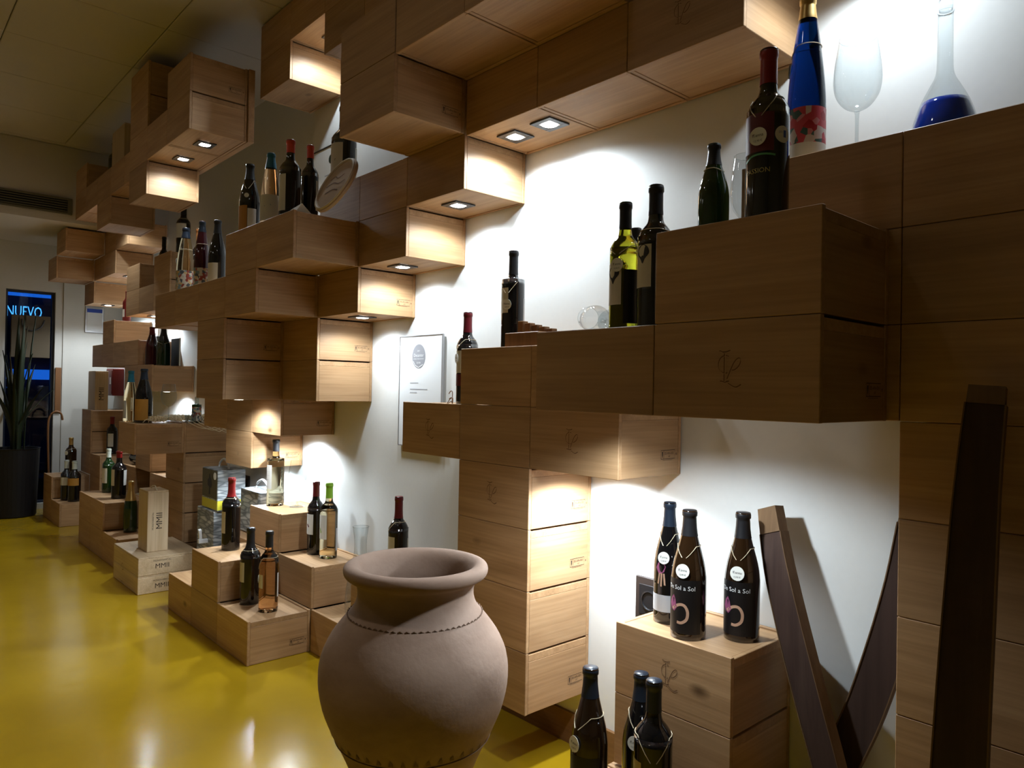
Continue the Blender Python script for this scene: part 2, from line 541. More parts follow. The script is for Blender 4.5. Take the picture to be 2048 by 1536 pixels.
# far wall with the shop window
WY0, WY1, WZ1 = -.795, -.425, 1.945
def farw(name, y0, y1, z0, z1):
    return struct(name, (.12, y1 - y0, z1 - z0), (XFAR - .06, (y0 + y1) / 2, (z0 + z1) / 2), 'far_paint')
fw = struct('wall_far', (.12, .665, CEIL + .1), (XFAR - .06, -.0925, CEIL / 2), 'far_paint')
for nm, y0, y1, z0, z1 in (('wall_panel', YL, WY0, 0, CEIL), ('wall_panel', WY0, WY1, WZ1, CEIL), ('wall_panel', WY0, WY1, 0, .06)):
    v, f = cb(.12, y1 - y0, z1 - z0, .0)
    mobj(nm, v, f, 'far_paint', fw, Vector((XFAR - .06, (y0 + y1) / 2, (z0 + z1) / 2)) - fw.location)
struct('trim_3', (.012, .018, SOF), (XFAR + .006, -.355, SOF / 2), 'far_paint')
win = struct('window_1', (.012, WY1 - WY0, WZ1 - .06), (XFAR - .08, (WY0 + WY1) / 2, (WZ1 + .06) / 2), 'glass_pane')
for (sy, sz, cy, cz) in ((.02, WZ1 - .06, WY0 + .01, 0), (.02, WZ1 - .06, WY1 - .01, 0)):
    box('window_frame', (.05, sy, sz), (.01, cy - (WY0 + WY1) / 2, 0), 'door_frame', win)
for cz in (.07, WZ1 - .01):
    box('window_frame', (.05, WY1 - WY0 - .04, .02), (.01, 0, cz - (WZ1 + .06) / 2), 'door_frame', win)
# air grille on the bulkhead
g = thing('air_grille', 'long slatted air grille high on the bulkhead by the ceiling', 'air grille', (-4.53, -1.25, 2.42))
for (sy, sz, cy, cz) in ((1.42, .014, 0, .006), (1.42, .014, 0, .114), (.03, .094, .695, .06), (.03, .094, -.695, .06)):
    box('frame', (.02, sy, sz), (.011, cy, cz), 'grille', g)
box('backing', (.004, 1.36, .094), (.0025, 0, .06), 'grille_dark', g)
for k in range(5):
    box('slat', (.014, 1.355, .006), (.012, 0, .024 + .018 * k), 'grille', g, rot=(0, .5, 0))
# street outside the window
struct('street', (8, 12, .1), (XFAR - 4.2, -2, -.12), 'street')
fb = thing('street_building', 'dark building front across the street behind the shop window', 'building', (-9.6, -.6, -.06))
box('wall', (.3, 9, 5), (0, 0, 2.5), 'facade', fb)
for z, hz_ in ((1.29, .13), (2.33, .05), (2.75, .09)):
    box('light_strip', (.05, 5.5, hz_), (.2, 0, z), 'neon_blue', fb)
box('lit_street_panel', (.04, 4.5, .42), (.2, 0, .72), 'street_glow', fb)  # glowing panel in place of blue light on car and pavement
sv = text2d('NUEVO', .20)
mobj('sign_lettering', [(.24, x * .58, y) for x, y in sv[0]], sv[1], 'neon_sign', fb, (0, .455, 2.095))
car = thing('parked_car', 'dark car parked in the street outside the window', 'car', (-8.2, -.75, -.07))
prof = [(-.0, .25), (.0, .62), (.35, .72), (.75, 1.12), (1.7, 1.14), (2.2, .78), (2.6, .68), (2.62, .25)]
V = [(s * .8, y - 1.3, z) for s in (-1, 1) for y, z in prof]
n = len(prof)
F = [list(range(n))[::-1], [n + k for k in range(n)]] + [[k, (k + 1) % n, n + (k + 1) % n, n + k] for k in range(n)]
mobj('body', V, F, 'car_paint', car)
mobj('side_window', [(.802, y - 1.3, z) for y, z in ((.55, .78), (.85, 1.06), (1.62, 1.08), (2.0, .80))], [[3, 2, 1, 0]], 'car_glass', car)
for y in (-.8, .85):
    v, f = lathe([(0, -.1), (.27, -.1), (.30, -.07), (.30, .07), (.27, .1), (0, .1)], 20)
    mobj('wheel', v, f, 'tyre', car, (.74, y, .30), rot=(0, math.pi / 2, 0))

# ------------------------------------------------------------------ wine crates
OFF = {0: (0, 0, 0), 1: (.003, -.002, .017), 2: (0, -.026, .020), 3: (.021, -.025, .021), 4: (.009, -.003, -.010), 5: (.008, .0, .047), 6: (-.013, -.001, .011), 7: (-.008, -.001, .011), 8: (-.008, -.001, .011), 9: (0, 0, .0115)}
FLOOR = .0108
CW, CD, CH, CT = U - .0016, T - .0014, H - .0012, .012
_cm = {}
def shared(name, vf, mat, smooth=False):
    if name not in _cm:
        me = bpy.data.meshes.new(name)
        me.from_pydata([tuple(v) for v in vf[0]], [], vf[1])
        me.materials.append(MATS[mat])
        _cm[name] = me
    return _cm[name]
shared('long_panel', cb(CW, CT, CH, .0012), 'wood_x')
shared('end_panel', cb(CT, CD - 2 * CT - .0006, CH - .026, .0012), 'wood_y')
shared('end_panel_back', cb(CT, CD - 2 * CT - .0006, CH - .004, .0012), 'wood_y')
shared('base_panel', cb(CW - 2 * CT, CD - 2 * CT - .0006, .009, .001), 'wood_x')
shared('lid', join(cb(CW - CT - .004, CD - 2 * CT - .001, .008, .001, -.004, 0, 0), cb(CT, CD - 2 * CT - .001, .021, .0012, CW / 2 - CT / 2 - .001, 0, -.0065)), 'wood_x')
shared('frame_lamp', join(cb(.088, .020, .005, .001, 0, .034), cb(.088, .020, .005, .001, 0, -.034), cb(.020, .048, .005, .001, .034), cb(.020, .048, .005, .001, -.034)), 'lamp_frame')
shared('lens_lamp', lathe([(0, -.0035), (.020, -.003), (.0265, -.001), (.027, .002), (0, .002)], 20), 'lens')
# stamp on the end boards
st = strokes([[(-.024, -.009), (.024, -.009), (.024, .009), (-.024, .009), (-.024, -.009)], [(-.014, -.009), (-.014, .009)]], .0010)
st = join(st, shift2(text2d('ES-AN-001', .0072), .005, .0025), shift2(text2d('HT', .0052), .005, -.0045), strokes([[(-.019, .006), (-.019, -.002), (-.019, -.007)]], [[.004, .003, .0008]]),
          shift2(text2d('e', .010), .0295, .001), strokes([[(-.018, -.0115), (.016, -.0115)]], .0006))
shared('stamp', flat(shift2(st, 0, 0, 1.32), 'yz+'), 'ink')
# carved monogram of the long boards
def arc2(cx, cy, rx, ry, a0, a1, n=12):
    return [(cx + rx * math.cos(math.radians(a0 + (a1 - a0) * k / n)), cy + ry * math.sin(math.radians(a0 + (a1 - a0) * k / n))) for k in range(n + 1)]
mono = [[(-.020, .031), (-.014, .028), (-.006, .0285), (.002, .031)], [(-.009, .029), (-.009, .010), (-.009, -.012), (-.009, -.024)],
        arc2(-.008, .006, .014, .016, 60, 290, 14), smooth_profile([(-.004, -.020), (.002, -.006), (.010, .010), (.018, .017), (.023, .013), (.019, .003), (.010, -.004), (.002, -.004)], 3),
        [(-.018, -.024), (-.009, -.0265), (.0, -.024)], smooth_profile([(-.006, -.026), (.004, -.032), (.014, -.035), (.024, -.030)], 3)]
mw = [.0028, .0042, .0020, .0022, .0030, .0030]
shared('monogram', flat(strokes(mono, mw), 'xz-'), 'engraved')
shared('monogram_highlight', flat(shift2(strokes(mono, [a * .45 for a in mw]), .0012, -.0014), 'xz-', -.0002), 'engraved_highlight')  # paler offset strokes paint light caught on the carving
GRP = 'wooden wine crates stacked along the wall'
CR = {}
def part(mesh, name, parent, loc, rot=None):
    o = bpy.data.objects.new(name, _cm[mesh])
    link(o, parent)
    o.location = loc
    if rot: o.rotation_euler = rot
    return o
def crate(i, L, z, g, label, flags='', lamps=(), pw=1.):
    dx, dy, dz = OFF[g]
    back = {1: 0, 2: -T, 'J': -U}[L]
    yc = back - T / 2 + (dy if L != 1 else dy - .0006)
    t = thing('wine_crate', label, 'crate', ((i + .5) * U + dx, yc, Z0 + z * H + dz), 0, GRP)
    hz = CH / 2 + .0006
    part('long_panel', 'front_panel', t, (0, -CD / 2 + CT / 2, hz))
    part('long_panel', 'back_panel', t, (0, CD / 2 - CT / 2, hz), (0, 0, math.pi))
    part('end_panel', 'end_panel', t, (CW / 2 - CT / 2 - .001, 0, (CH - .026) / 2 + .001))
    part('end_panel_back', 'end_panel', t, (-CW / 2 + CT / 2 + .001, 0, hz - .001))
    part('base_panel', 'base_panel', t, (0, 0, .008))
    part('lid', 'lid', t, (0, 0, CH - .008))
    if 'n' not in flags:
        s = part('stamp', 'stamp', t, (CW / 2 - .00045, CD / 2 - .060, .058))
        s['label'] = 'small black printed stamp'
    if 'm' in flags:
        mo = part('monogram', 'monogram', t, (0, -CD / 2 - .0004, CH * .52))
        mo['label'] = 'carved cursive monogram'
        part('monogram_highlight', 'carved_highlight', mo, (0, 0, 0))
    for (lx, ly) in lamps:
        fr = part('frame_lamp', 'downlight_frame', t, (lx, ly, -.0005))
        fr['label'] = 'square black downlight frame'
        le = part('lens_lamp', 'downlight_lens', fr, (0, 0, -.0005))
        ld = bpy.data.lights.new('downlight', 'SPOT')
        ld.energy = SPOT_W * pw; ld.color = SPOT_COL; ld.spot_size = math.radians(158); ld.spot_blend = .45; ld.shadow_soft_size = .022
        lo = bpy.data.objects.new('downlight_beam', ld)
        link(lo, t)
        lo.location = (lx, ly, -.012)
    CR[(i, L, z)] = t
    return t
M_ = (0, 0)   # lamp in the middle of the crate's underside
def x_(gx, i): return ((gx - i - .5) * U, -.018)
C = crate
# --- upper right row and the big block in the middle
C(-1, 2, 6, 0, 'upper of two crates jutting out, above the wide one with the shadowed end', 'n')
C(-1, 2, 5, 0, 'lower jutting crate of the big block, left of the twin downlights')
C(0, 2, 6, 4, 'crate in the top jutting row, underside with knots, right of the big block', 'n')
C(1, 2, 6, 4, 'crate at the top edge of the photo in the jutting row, second from the block', 'n')
C(0, 1, 5, 4, 'wall crate carrying the two side by side downlights', 'n', [x_(.33, 0), x_(.80, 0)], 1.15)
C(1, 1, 5, 4, 'middle crate of the upper right row, dark knots on its underside', 'n')
C(2, 1, 5, 4, 'last crate of the upper right row, behind the red capped bottle neck', 'nm')
C(3, 1, 6, 4, 'unseen crate added to hold a downlight above the blue bottle, over the top edge', 'n', [x_(3.62, 3)], .8)  # out of view, added as a mount for the lamp
# --- upper left group under the ceiling
for i_, lb in ((-5, 'leftmost crate of the row under the ceiling, above the hanging one'), (-4, 'second crate of the row right under the ceiling, over the notch'), (-3, 'third crate of the row right under the ceiling'), (-2, 'fourth crate of the row right under the ceiling'), (-1, 'fifth crate of the row right under the ceiling, behind the big block')):
    C(i_, 1, 9, 5, lb, 'n', [M_] if i_ == -4 else [])
C(-5, 1, 8, 5, 'crate hanging under the ceiling row with a brightly lit knotty end', 'n')
C(-3, 1, 8, 5, 'dark crate right of the notch below the ceiling row', 'n')
C(-2, 1, 8, 5, 'crate below the ceiling row just behind the big block', 'n')
# --- the staircase in the middle, wall layer
C(-1, 1, 4, 0, 'wall crate with the brightest lit end, below the twin downlights', 'n', [x_(-.55, -1)], .8)
C(-2, 1, 4, 0, 'wall crate behind the round wooden plaque', 'n')
C(-3, 1, 4, 0, 'crate against the wall under the big cream labelled bottle', 'n')
C(-2, 1, 3, 0, 'second lit step of the wall staircase, downlight below it', 'n', [x_(-1.6, -2)], .8)
C(-3, 1, 2, 0, 'third lit step of the wall staircase, stamp on its end and downlight below', '', [x_(-2.5, -3)], .8)
C(-4, 1, 1, 0, 'fourth lit step of the wall staircase, stamp on its end')
C(-4, 1, 0, 0, 'fifth lit step of the wall staircase, plain bright end', 'n')
C(-5, 1, -1, 7, 'wall crate with a scallop of light on its front, stamped end', '', [(.02, 0)], 1.4)
C(-6, 1, -1, 7, 'wall crate left of the one with the scallop of light', 'n')
C(-7, 1, -1, 7, 'wall crate hanging right of the straw, left end of its row', 'n')
C(-6, 1, -2, 7, 'lowest hanging crate of the staircase, above the stone patterned cartons', '', [(.03, 0)], 1.3)
# --- the staircase, outer layer
C(-3, 2, 3, 0, 'outer crate under the round plaque, end facing the viewer', 'n')
C(-4, 2, 3, 0, 'outer crate under the orange labelled bottle on the middle shelf', 'n')
for i_, lb in ((-4, 'outer crate below the plaque crate, one step left'), (-5, 'outer shelf crate under the dark bottle with a cream label'), (-6, 'outer shelf crate under the mosaic labelled bottles'), (-7, 'left end crate of the outer shelf with mosaic labelled bottles')):
    C(i_, 2, 2, 0, lb, 'n')
C(-5, 2, 1, 0, 'outer hanging crate of the central pair, upper one, faint stamp')
C(-5, 2, 0, 0, 'outer hanging crate of the central pair, lower one', 'n', [M_], 1.1)
C(-1, 1, 5, 0, 'unseen crate added to stop light leaking behind the lower jutting crate of the big block', 'n')  # this block of hidden crates is added to block light slits
C(-3, 1, 3, 0, 'unseen crate added to close the light slit behind the one under the round plaque', 'n')
C(-4, 1, 2, 0, 'unseen crate added against leaking light in the inner corner one step below the plaque crates', 'n')
C(-5, 1, 1, 9, 'unseen crate added to block light behind the upper one of the central hanging pair', 'n')
C(-5, 1, 0, 9, 'unseen crate added to block light behind the lower one of the central hanging pair', 'n')
C(0, 1, 6, 4, 'unseen crate added to block light behind the top jutting row, above the twin downlights', 'n')  # added with its neighbour to stop light showing under the row
C(1, 1, 6, 4, 'unseen crate added to block light behind the top jutting row at the upper edge', 'n')
# --- the column in the middle right and its arm
C(0, 1, 0, 1, 'crate under the tall bottle with round tag, top of the hanging column', 'n')
C(1, 1, 0, 1, 'crate under the little stepped wooden block', 'n')
C(-1, 1, -1, 1, 'left arm crate of the hanging column, below the red capped bottle', 'nm')
C(0, 1, -1, 1, 'crate where the arms meet the hanging column', 'n')
C(1, 1, -1, 1, 'right arm crate of the hanging column, stamp on its end', 'm', [x_(1.45, 1)], 2.2)
C(0, 1, -2, 1, 'uppermost lit crate of the hanging column behind the clay jar', 'm')
C(0, 1, -3, 1, 'second lit crate down the hanging column behind the clay jar')
C(0, 1, -4, 1, 'third lit crate down the hanging column, no stamp', 'n')
C(0, 1, -5, 1, 'lowest crate of the hanging column, its bottom above the floor')
# --- the shelf at the right and the pillar
C(2, 2, 0, 2, 'shelf crate under the green bottle and the lying glass', 'n', [(.02, 0)], 1.35)
C(3, 2, 0, 2, 'carved crate at the right, under the one with the red capped bottle', 'm')
C(3, 2, 1, 2, 'plain dark crate at the right under the red capped bottle', 'n')
C(3, 1, 1, 3, 'unseen crate added to hide a light strip behind the plain dark crate at the right', 'n')  # added with the one below to cover a strip of light
C(3, 1, 0, 3, 'unseen crate added to hide a light strip behind the carved crate at the right', 'n')
C(3, 1, 2, 3, 'crate under the blue bottle, tucked behind the dark crate', 'n')
for z_, lb in ((2, 'topmost crate of the right pillar, under the blue flask'), (1, 'second crate down the right pillar'), (0, 'third crate down the right pillar, behind the top of the stave'), (-1, 'fourth crate down the right pillar, highlight on its face'), (-2, 'fifth crate down the right pillar'), (-3, 'sixth crate down the right pillar'), (-4, 'seventh crate down the right pillar, at the bottom edge'), (-5, 'eighth crate down the right pillar, below the photo edge'), (-6, 'ninth crate down the right pillar, on the floor')):
    C(4, 1, z_, 3, lb, 'n')
# --- the stack with the three dark bottles
C(2, 1, -4, 1, 'crate with a carved monogram under the three dark bottles', 'nm')
C(2, 1, -5, 1, 'second crate of the stack under the three dark bottles', 'n')
C(2, 1, -6, 8, 'bottom crate of the stack under the three dark bottles', 'n')
C(2, 2, -6, 8, 'floor crate under the three bottles at the bottom edge', 'n')
# --- the steps on the floor left of the jar
C(-4, 2, -6, 8, 'front floor crate under a dark and a pink wine bottle, stamped end')
C(-5, 2, -6, 8, 'floor crate of the front steps, behind the stamped one', 'n')
C(-6, 2, -6, 8, 'last floor crate of the front steps, next to the white case', 'n')
C(-5, 2, -5, 8, 'second step crate under the red capped bottle', 'n')
C(-5, 1, -4, 8, 'tall step crate under the pale wine bottle and the glass', 'n')
C(-4, 1, -5, 8, 'step crate under the green capped bottle', 'n')
C(-3, 1, -6, 8, 'low crate half hidden behind the clay jar', 'n')
C(-2, 1, -5, 8, 'crate behind the clay jar, upper of two', 'n')
C(-2, 1, -6, 8, 'crate behind the clay jar on the floor', 'n')
C(-6, 1, -5, 8, 'crate against the wall below the upright stone patterned carton', 'n')
C(-6, 1, -6, 8, 'floor crate at the wall behind the front steps', 'n')
C(-7, 1, -6, 8, 'floor crate at the wall under the stacked stone patterned cartons', 'n')
# --- the column with straw on top and its neighbours
for z_, lb in ((-2, 'top crate of the straw covered column, straw hanging over it'), (-3, 'second crate of the straw covered column'), (-4, 'third crate of the straw covered column, beside the stone patterned carton'), (-5, 'fourth crate of the straw covered column'), (-6, 'bottom crate of the straw covered column')):
    C(-9, 1, z_, 7, lb, 'n')
C(-9, 2, -2, 7, 'crate jutting out under the orange labelled bottle and straw')
C(-10, 1, -4, 7, 'crate in the gap left of the straw column, its top lit', 'n')
C(-10, 1, -5, 7, 'second crate in the gap left of the straw column', 'n')
C(-11, 1, -3, 6, 'small lit crate end seen below the jutting straw crate', 'n')
C(-12, 1, -4, 6, 'crate under the bottle lying on its side', 'n')
for i_, z_, lb in ((-12, -5, 'far floor step crate under the green bottle'), (-11, -5, 'far floor step crate under the white labelled bottle'), (-12, -6, 'far floor crate at the left end of the middle steps'), (-11, -6, 'far floor crate below the white labelled bottle'), (-10, -6, 'far floor crate under the gold necked bottle')):
    C(i_, 2, z_, 6, lb, 'n')
for z_, lb in ((-2, 'far crate under the upright pale gift case'), (-3, 'far crate second below the upright pale gift case'), (-4, 'far crate third below the upright pale gift case')):
    C(-16, 1, z_, 6, lb, 'n')
C(-15, 1, -4, 6, 'far crate under the small red capped bottle', 'n')
C(-15, 1, -5, 6, 'far crate below the one with the small red capped bottle', 'n')
C(-16, 2, -5, 6, 'farthest floor step crate, upper one beside the black planter', 'n')
C(-16, 2, -6, 6, 'farthest floor crate beside the black planter', 'n')
C(-15, 2, -6, 6, 'farthest floor crate in front, under two pale capped bottles', 'n')
# --- far shelves
C(-11, 1, 0, 6, 'far shelf crate under the champagne flute, bright wall below', 'n', [(.03, 0)], 1.6)
C(-12, 1, 0, 6, 'far shelf crate left of the flute crate, red object beside it', 'n')
for i_, lb in ((-15, 'left end crate of the long far shelf'), (-14, 'second crate of the long far shelf'), (-13, 'third crate of the long far shelf'), (-12, 'right end crate of the long far shelf')):
    C(i_, 1, 1, 6, lb, 'n')
C(-14, 1, 2, 6, 'single crate standing on the long far shelf below the wall notice', 'n')
for i_, z_, lb in ((-12, 3, 'far wall crate over the framed bottles, downlight below'), (-11, 3, 'far wall crate second in its row over the dark bottles'), (-10, 3, 'far wall crate third in its row, behind the mosaic bottles'), (-12, 4, 'far upright wall crate left of the dark recess'), (-10, 4, 'far wall crate behind the clear mosaic bottle')):
    C(i_, 1, z_, 6, lb, 'n', [(.06, 0)] if (i_, z_) == (-12, 3) else [])
# --- far crates under the bulkhead
C(-15, 2, 6, 6, 'far left jutting crate right under the bulkhead', 'n')
C(-16, 2, 5, 6, 'far left jutting crate above the shop window corner', 'n')
C(-16, 1, 4, 6, 'far crate with a downlight over the wall notice', 'n', [(.04, 0)], 2.)
C(-15, 1, 5, 6, 'far wall crate between the jutting pair and the lit one', 'n')
C(-14, 1, 5, 6, 'far wall crate half in light with a pointed shadow', 'n', [(.05, 0)], 1.5)
C(-14, 1, 6, 6, 'far wall crate above the half lit one, left', 'n')
C(-13, 1, 6, 6, 'far wall crate above the half lit one, right', 'n')
# --- long row high on the left
for i_, lb in ((-13, 'far end crate of the long high row on the left'), (-12, 'second crate from the far end of the long high row'), (-11, 'third crate from the far end of the long high row'), (-10, 'fourth crate from the far end of the long high row'), (-9, 'fifth crate from the far end of the long high row')):
    C(i_, 2, 7, 6, lb, 'n', [M_] if i_ == -12 else [])
C(-13, 2, 8, 6, 'crate on top of the far end of the long high row', 'n')
C(-11, 2, 6, 6, 'crate hanging below the long high row, dark end', 'n')
for i_, lm, lb in ((-8, [], 'crate of the high row under the tall dark pair'), (-7, [(-.01, 0)], 'high crate with the farther of the two left downlights'), (-6, [(-.02, 0)], 'high crate with the nearer of the two left downlights')):
    C(i_, 'J', 7, 0, lb, 'n', lm, .9)
C(-6, 'J', 8, 0, 'crate on top at the near end of the high left row')
C(-8, 'J', 8, 0, 'lower of the tall dark pair on the high left row', 'n')
C(-8, 'J', 9, 0, 'upper of the tall dark pair touching the ceiling', 'n')
C(-8, 'J', 6, 0, 'crate below the high left row with a glowing lit end', 'n')

bd = box('mounting_board', (U * 3.06, .03, H * 2), (-U * 6.5, -U + .0165, Z0 + 8 * H), 'wood_x')
tag(bd, 'wooden mounting board behind the near end of the high left row', 'board')

# ------------------------------------------------------------------ unseen ceiling lights, added for ambient light on room and floor
for k, (lx, ly) in enumerate(((-4.0, -1.95), (-2.4, -1.95), (-.8, -2.05), (-3.2, -3.6), (-1.2, -3.6), (.62, -1.38))):
    t = thing('added_ceiling_light', 'unseen round ceiling light added to light the room, number %s from the window side' % ('one', 'two', 'three', 'four', 'five', 'six')[k], 'ceiling light', (lx, ly, CEIL), 0, 'added ceiling lights')
    v, f = lathe([(.055, -.002), (.056, -.008), (.070, -.010), (.075, -.002)], 24)
    mobj('ring', v, f, 'white_plastic', t)
    v, f = lathe([(0, -.004), (.056, -.004)], 24)
    mobj('lens', v, [q[::-1] for q in f], 'lens', t)
    ld = bpy.data.lights.new('added_room_light', 'SPOT')
    ld.energy = ROOM_W; ld.color = ROOM_COL; ld.spot_size = math.radians(96); ld.spot_blend = 1.; ld.shadow_soft_size = .05
    lo = bpy.data.objects.new('added_ceiling_beam', ld)
    link(lo, t); lo.location = (0, 0, -.02)
    if k == 5:  # narrow last beam, added to brighten the jar's front
        ld.spot_size = math.radians(56); ld.spot_blend = .6; ld.energy = ROOM_W * 1.3; ld.color = (1.0, .86, .68)

# ------------------------------------------------------------------ bottles
PROF = {
 'bordeaux': [(0, .010), (.55, .006), (.85, .0), (.97, .012), (1, .035), (1, .60), (.985, .635), (.90, .675), (.70, .712), (.50, .742), (.42, .775), (.385, .84), (.38, .95), (.42, .955), (.42, .985), (.39, 1.0), (0, 1.0)],
 'burgundy': [(0, .010), (.55, .006), (.85, .0), (.97, .012), (1, .035), (1, .42), (.985, .49), (.90, .575), (.75, .66), (.58, .745), (.455, .815), (.395, .88), (.37, .95), (.42, .955), (.42, .985), (.39, 1.0), (0, 1.0)],
 'flute': [(0, .010), (.55, .006), (.85, .0), (.97, .012), (1, .035), (1, .33), (.97, .43), (.87, .56), (.72, .69), (.56, .81), (.43, .90), (.37, .955), (.42, .96), (.42, .985), (.39, 1.0), (0, 1.0)],
 'straight': [(0, .010), (.55, .006), (.85, .0), (.97, .012), (1, .035), (1, .655), (.97, .685), (.80, .705), (.52, .722), (.42, .75), (.385, .80), (.38, .95), (.43, .955), (.43, .985), (.40, 1.0), (0, 1.0)],
}
def prof_r(kind, h, r):
    pr = PROF[kind][2:-1]
    def f(z):
        t = z / h
        for (a, za), (b_, zb) in zip(pr, pr[1:]):
            if za <= t <= zb:
                return r * (a + (b_ - a) * (t - za) / max(zb - za, 1e-6))
        return r * pr[-1][0]
    return f
def top(i, L, z):
    return CR[(i, L, z)].location.z + CH - .0038
TAGTXT = None
def hang_tag(t, f, h, zf, ang, sz=.0165, drop=.05, plain_tag=False):
    """string round the shoulder and a round paper tag with print"""
    zs = h * zf
    rs = f(zs) + .0012
    pts = []
    n = 22
    a0 = ang
    zt = zs - drop
    for k in range(n):
        a = a0 + math.pi * 2 * (k + .5) / n
        da = abs((a - a0 + math.pi) % (2 * math.pi) - math.pi)
        dip = drop * .75 * max(0, 1 - da / .95)
        z = zs - dip
        rr = f(z) + .0014
        pts.append((rr * math.cos(a), rr * math.sin(a), z))
    v, fc = tube(pts, .0009, 5)
    sg = mobj('neck_string', v, fc, 'string', t, smooth=True)
    rr = f(zt - sz) + .0022
    d, fd = lathe([(0, -.0005), (sz, -.0005), (sz, .0005), (0, .0005)], 24)
    tilt = math.atan2(f(zt - 2 * sz) - f(zt), 2 * sz)
    o = mobj('price_tag', d, fd, 'tag_paper', t, (rr * math.cos(ang), rr * math.sin(ang), zt - sz * .9), rot=(math.pi / 2 - tilt, 0, ang + math.pi / 2))
    o['label'] = 'round white paper tag with print'
    if not plain_tag:
        tx = join(shift2(text2d('ff.anna', sz * .50), 0, sz * .12), shift2(text2d('12,90 €', sz * .32), 0, -sz * .5))
        mobj('tag_print', [(x, y, .0008) for x, y in tx[0]], tx[1], 'print_dark', o)
def bottle(name, label, x, y, z, h, r, kind, glass, cap, capf=.76, labels=(), tagspec=None, ink=(), group=None, neckglass=None, punt=False, ang0=-math.pi / 2):
    t = thing(name, label, 'bottle', (x, y, z + .0003), 0, group)
    f = prof_r(kind, h, r)
    pr = PROF[kind]
    core = [(0, .035)] + [(.5, .03), (.8, .006)] + pr[2:] if punt else pr
    prof = smooth_profile([(a * r, b_ * h) for a, b_ in core], 3)
    prof = [(max(a, 0.), max(b_, 0.)) for a, b_ in prof]
    prof[0] = (0, prof[0][1]); prof[-1] = (0, prof[-1][1])
    v, fc = lathe(prof, 36)
    mobj('glass_body', v, fc, glass, t, smooth=True)
    if cap:
        cp = [(f(h * capf) + .0004, h * capf)]
        for k in range(1, 9):
            zz = h * (capf + (.95 - capf) * k / 8)
            cp.append((f(zz) + .0007, zz))
        cp += [(r * .425 + .0006, h * .957), (r * .425 + .0006, h * .985), (r * .39, h * 1.0 + .0006), (0, h * 1.0 + .0008)]
        v, fc = lathe(cp, 28)
        mobj('capsule', v, fc, cap, t, smooth=True)
    for k, (z0, z1, deg, wdeg, mat) in enumerate(labels):
        a = ang0 + math.radians(deg)
        wd = math.radians(wdeg) * r
        v, fc = wrap(patch(wd, (z1 - z0) * h, max(6, int(wdeg / 9)), 7), r, a, (z0 + z1) / 2 * h, lambda zz: f(zz) + .0005)
        mobj('paper_label' if k == 0 else 'second_label', v, fc, mat, t, smooth=True)
    for (vf, zf, deg, mat, nm) in ink:
        v, fc = wrap(vf, r, ang0 + math.radians(deg), zf * h, lambda zz: f(zz) + .0009)
        mobj(nm, v, fc, mat, t)
    if tagspec:
        hang_tag(t, f, h, *tagspec)
    return t
A = math.radians
# the three bottles on the carved crate
SZ = top(2, 1, -4)
def sol_ink(s):
    ring = smooth_profile([(-.018 * s, -.002), (.0, .010), (.014, .010), (.022, -.004), (.020, -.022), (.008, -.032), (-.004, -.032)], 4)
    hand = [(-.026, .002), (-.020, .018), (-.012, .026), (-.006, .014), (-.002, -.004), (-.010, -.014), (-.020, -.010)]
    return [(text2d('De Sol a Sol', .0150), .405, 6, 'print_white', 'lettering'), (strokes([ring], .0068), .24, 2, 'skin_print', 'bread_ring_print'), ((hand, [list(range(7))]), .26, -2, 'purple_print', 'hand_print')]
bottle('wine_bottle', 'brown bottle with white lettering between the other two on the carved crate', .843, -.212, SZ, .307, .0425, 'burgundy', 'glass_brown', 'capsule_black', .80, [(.05, .47, 0, 150, 'label_black')], (.725, A(-76), .0170, .042), sol_ink(1))
bottle('wine_bottle', 'brown bottle with white lettering beside the leaning stave', .935, -.122, SZ, .305, .0420, 'burgundy', 'glass_brown', 'capsule_black', .80, [(.05, .47, 0, 150, 'label_black')], (.725, A(-76), .0170, .042), sol_ink(1))
bottle('wine_bottle', 'dark bottle with a pink hand picture and grey strip, back left on carved crate', .741, -.152, SZ, .308, .0385, 'burgundy', 'glass_black', 'capsule_navy', .80, [(.10, .24, 0, 160, 'label_grey')], (.74, A(-75), .0155, .045),
       [(([(-.016, .012), (-.010, .026), (.004, .030), (.012, .018), (.008, .004), (-.006, -.004)], [list(range(6))]), .42, 6, 'purple_print', 'flower_print'), (strokes([[(-.006, .0), (-.010, -.028)], [(0, .0), (-.001, -.034)], [(.006, .0), (.009, -.030)]], .0045), .42, 8, 'skin_print', 'finger_print'),
        ([(-y, x) for x, y in text2d('De Sol a Sol', .0095)[0]] and ([(-y, x) for x, y in text2d('De Sol a Sol', .0095)[0]], text2d('De Sol a Sol', .0095)[1]), .42, 52, 'print_white', 'side_lettering')])
# the three at the bottom edge
FZ = top(2, 2, -6)
bottle('wine_bottle', 'brown bottle at the bottom edge beside the hanging column', .758, -.471, FZ, .326, .0425, 'burgundy', 'glass_brown', 'capsule_navy', .80, [(.05, .42, 0, 150, 'label_black')], (.68, A(-100), .0175, .045))
bottle('wine_bottle', 'dark bottle at the bottom edge, behind its round shouldered neighbour', .815, -.357, FZ, .302, .0415, 'burgundy', 'glass_black', 'capsule_navy', .80, (), (.71, A(-70), .0165, .045))
bottle('wine_bottle', 'round shouldered dark bottle in front at the bottom edge, string looped low', .908, -.432, FZ, .333, .0415, 'bordeaux', 'glass_black', 'capsule_navy', .80, [(.25, .50, -30, 60, 'print_gold')], (.66, A(-52), .0175, .075))
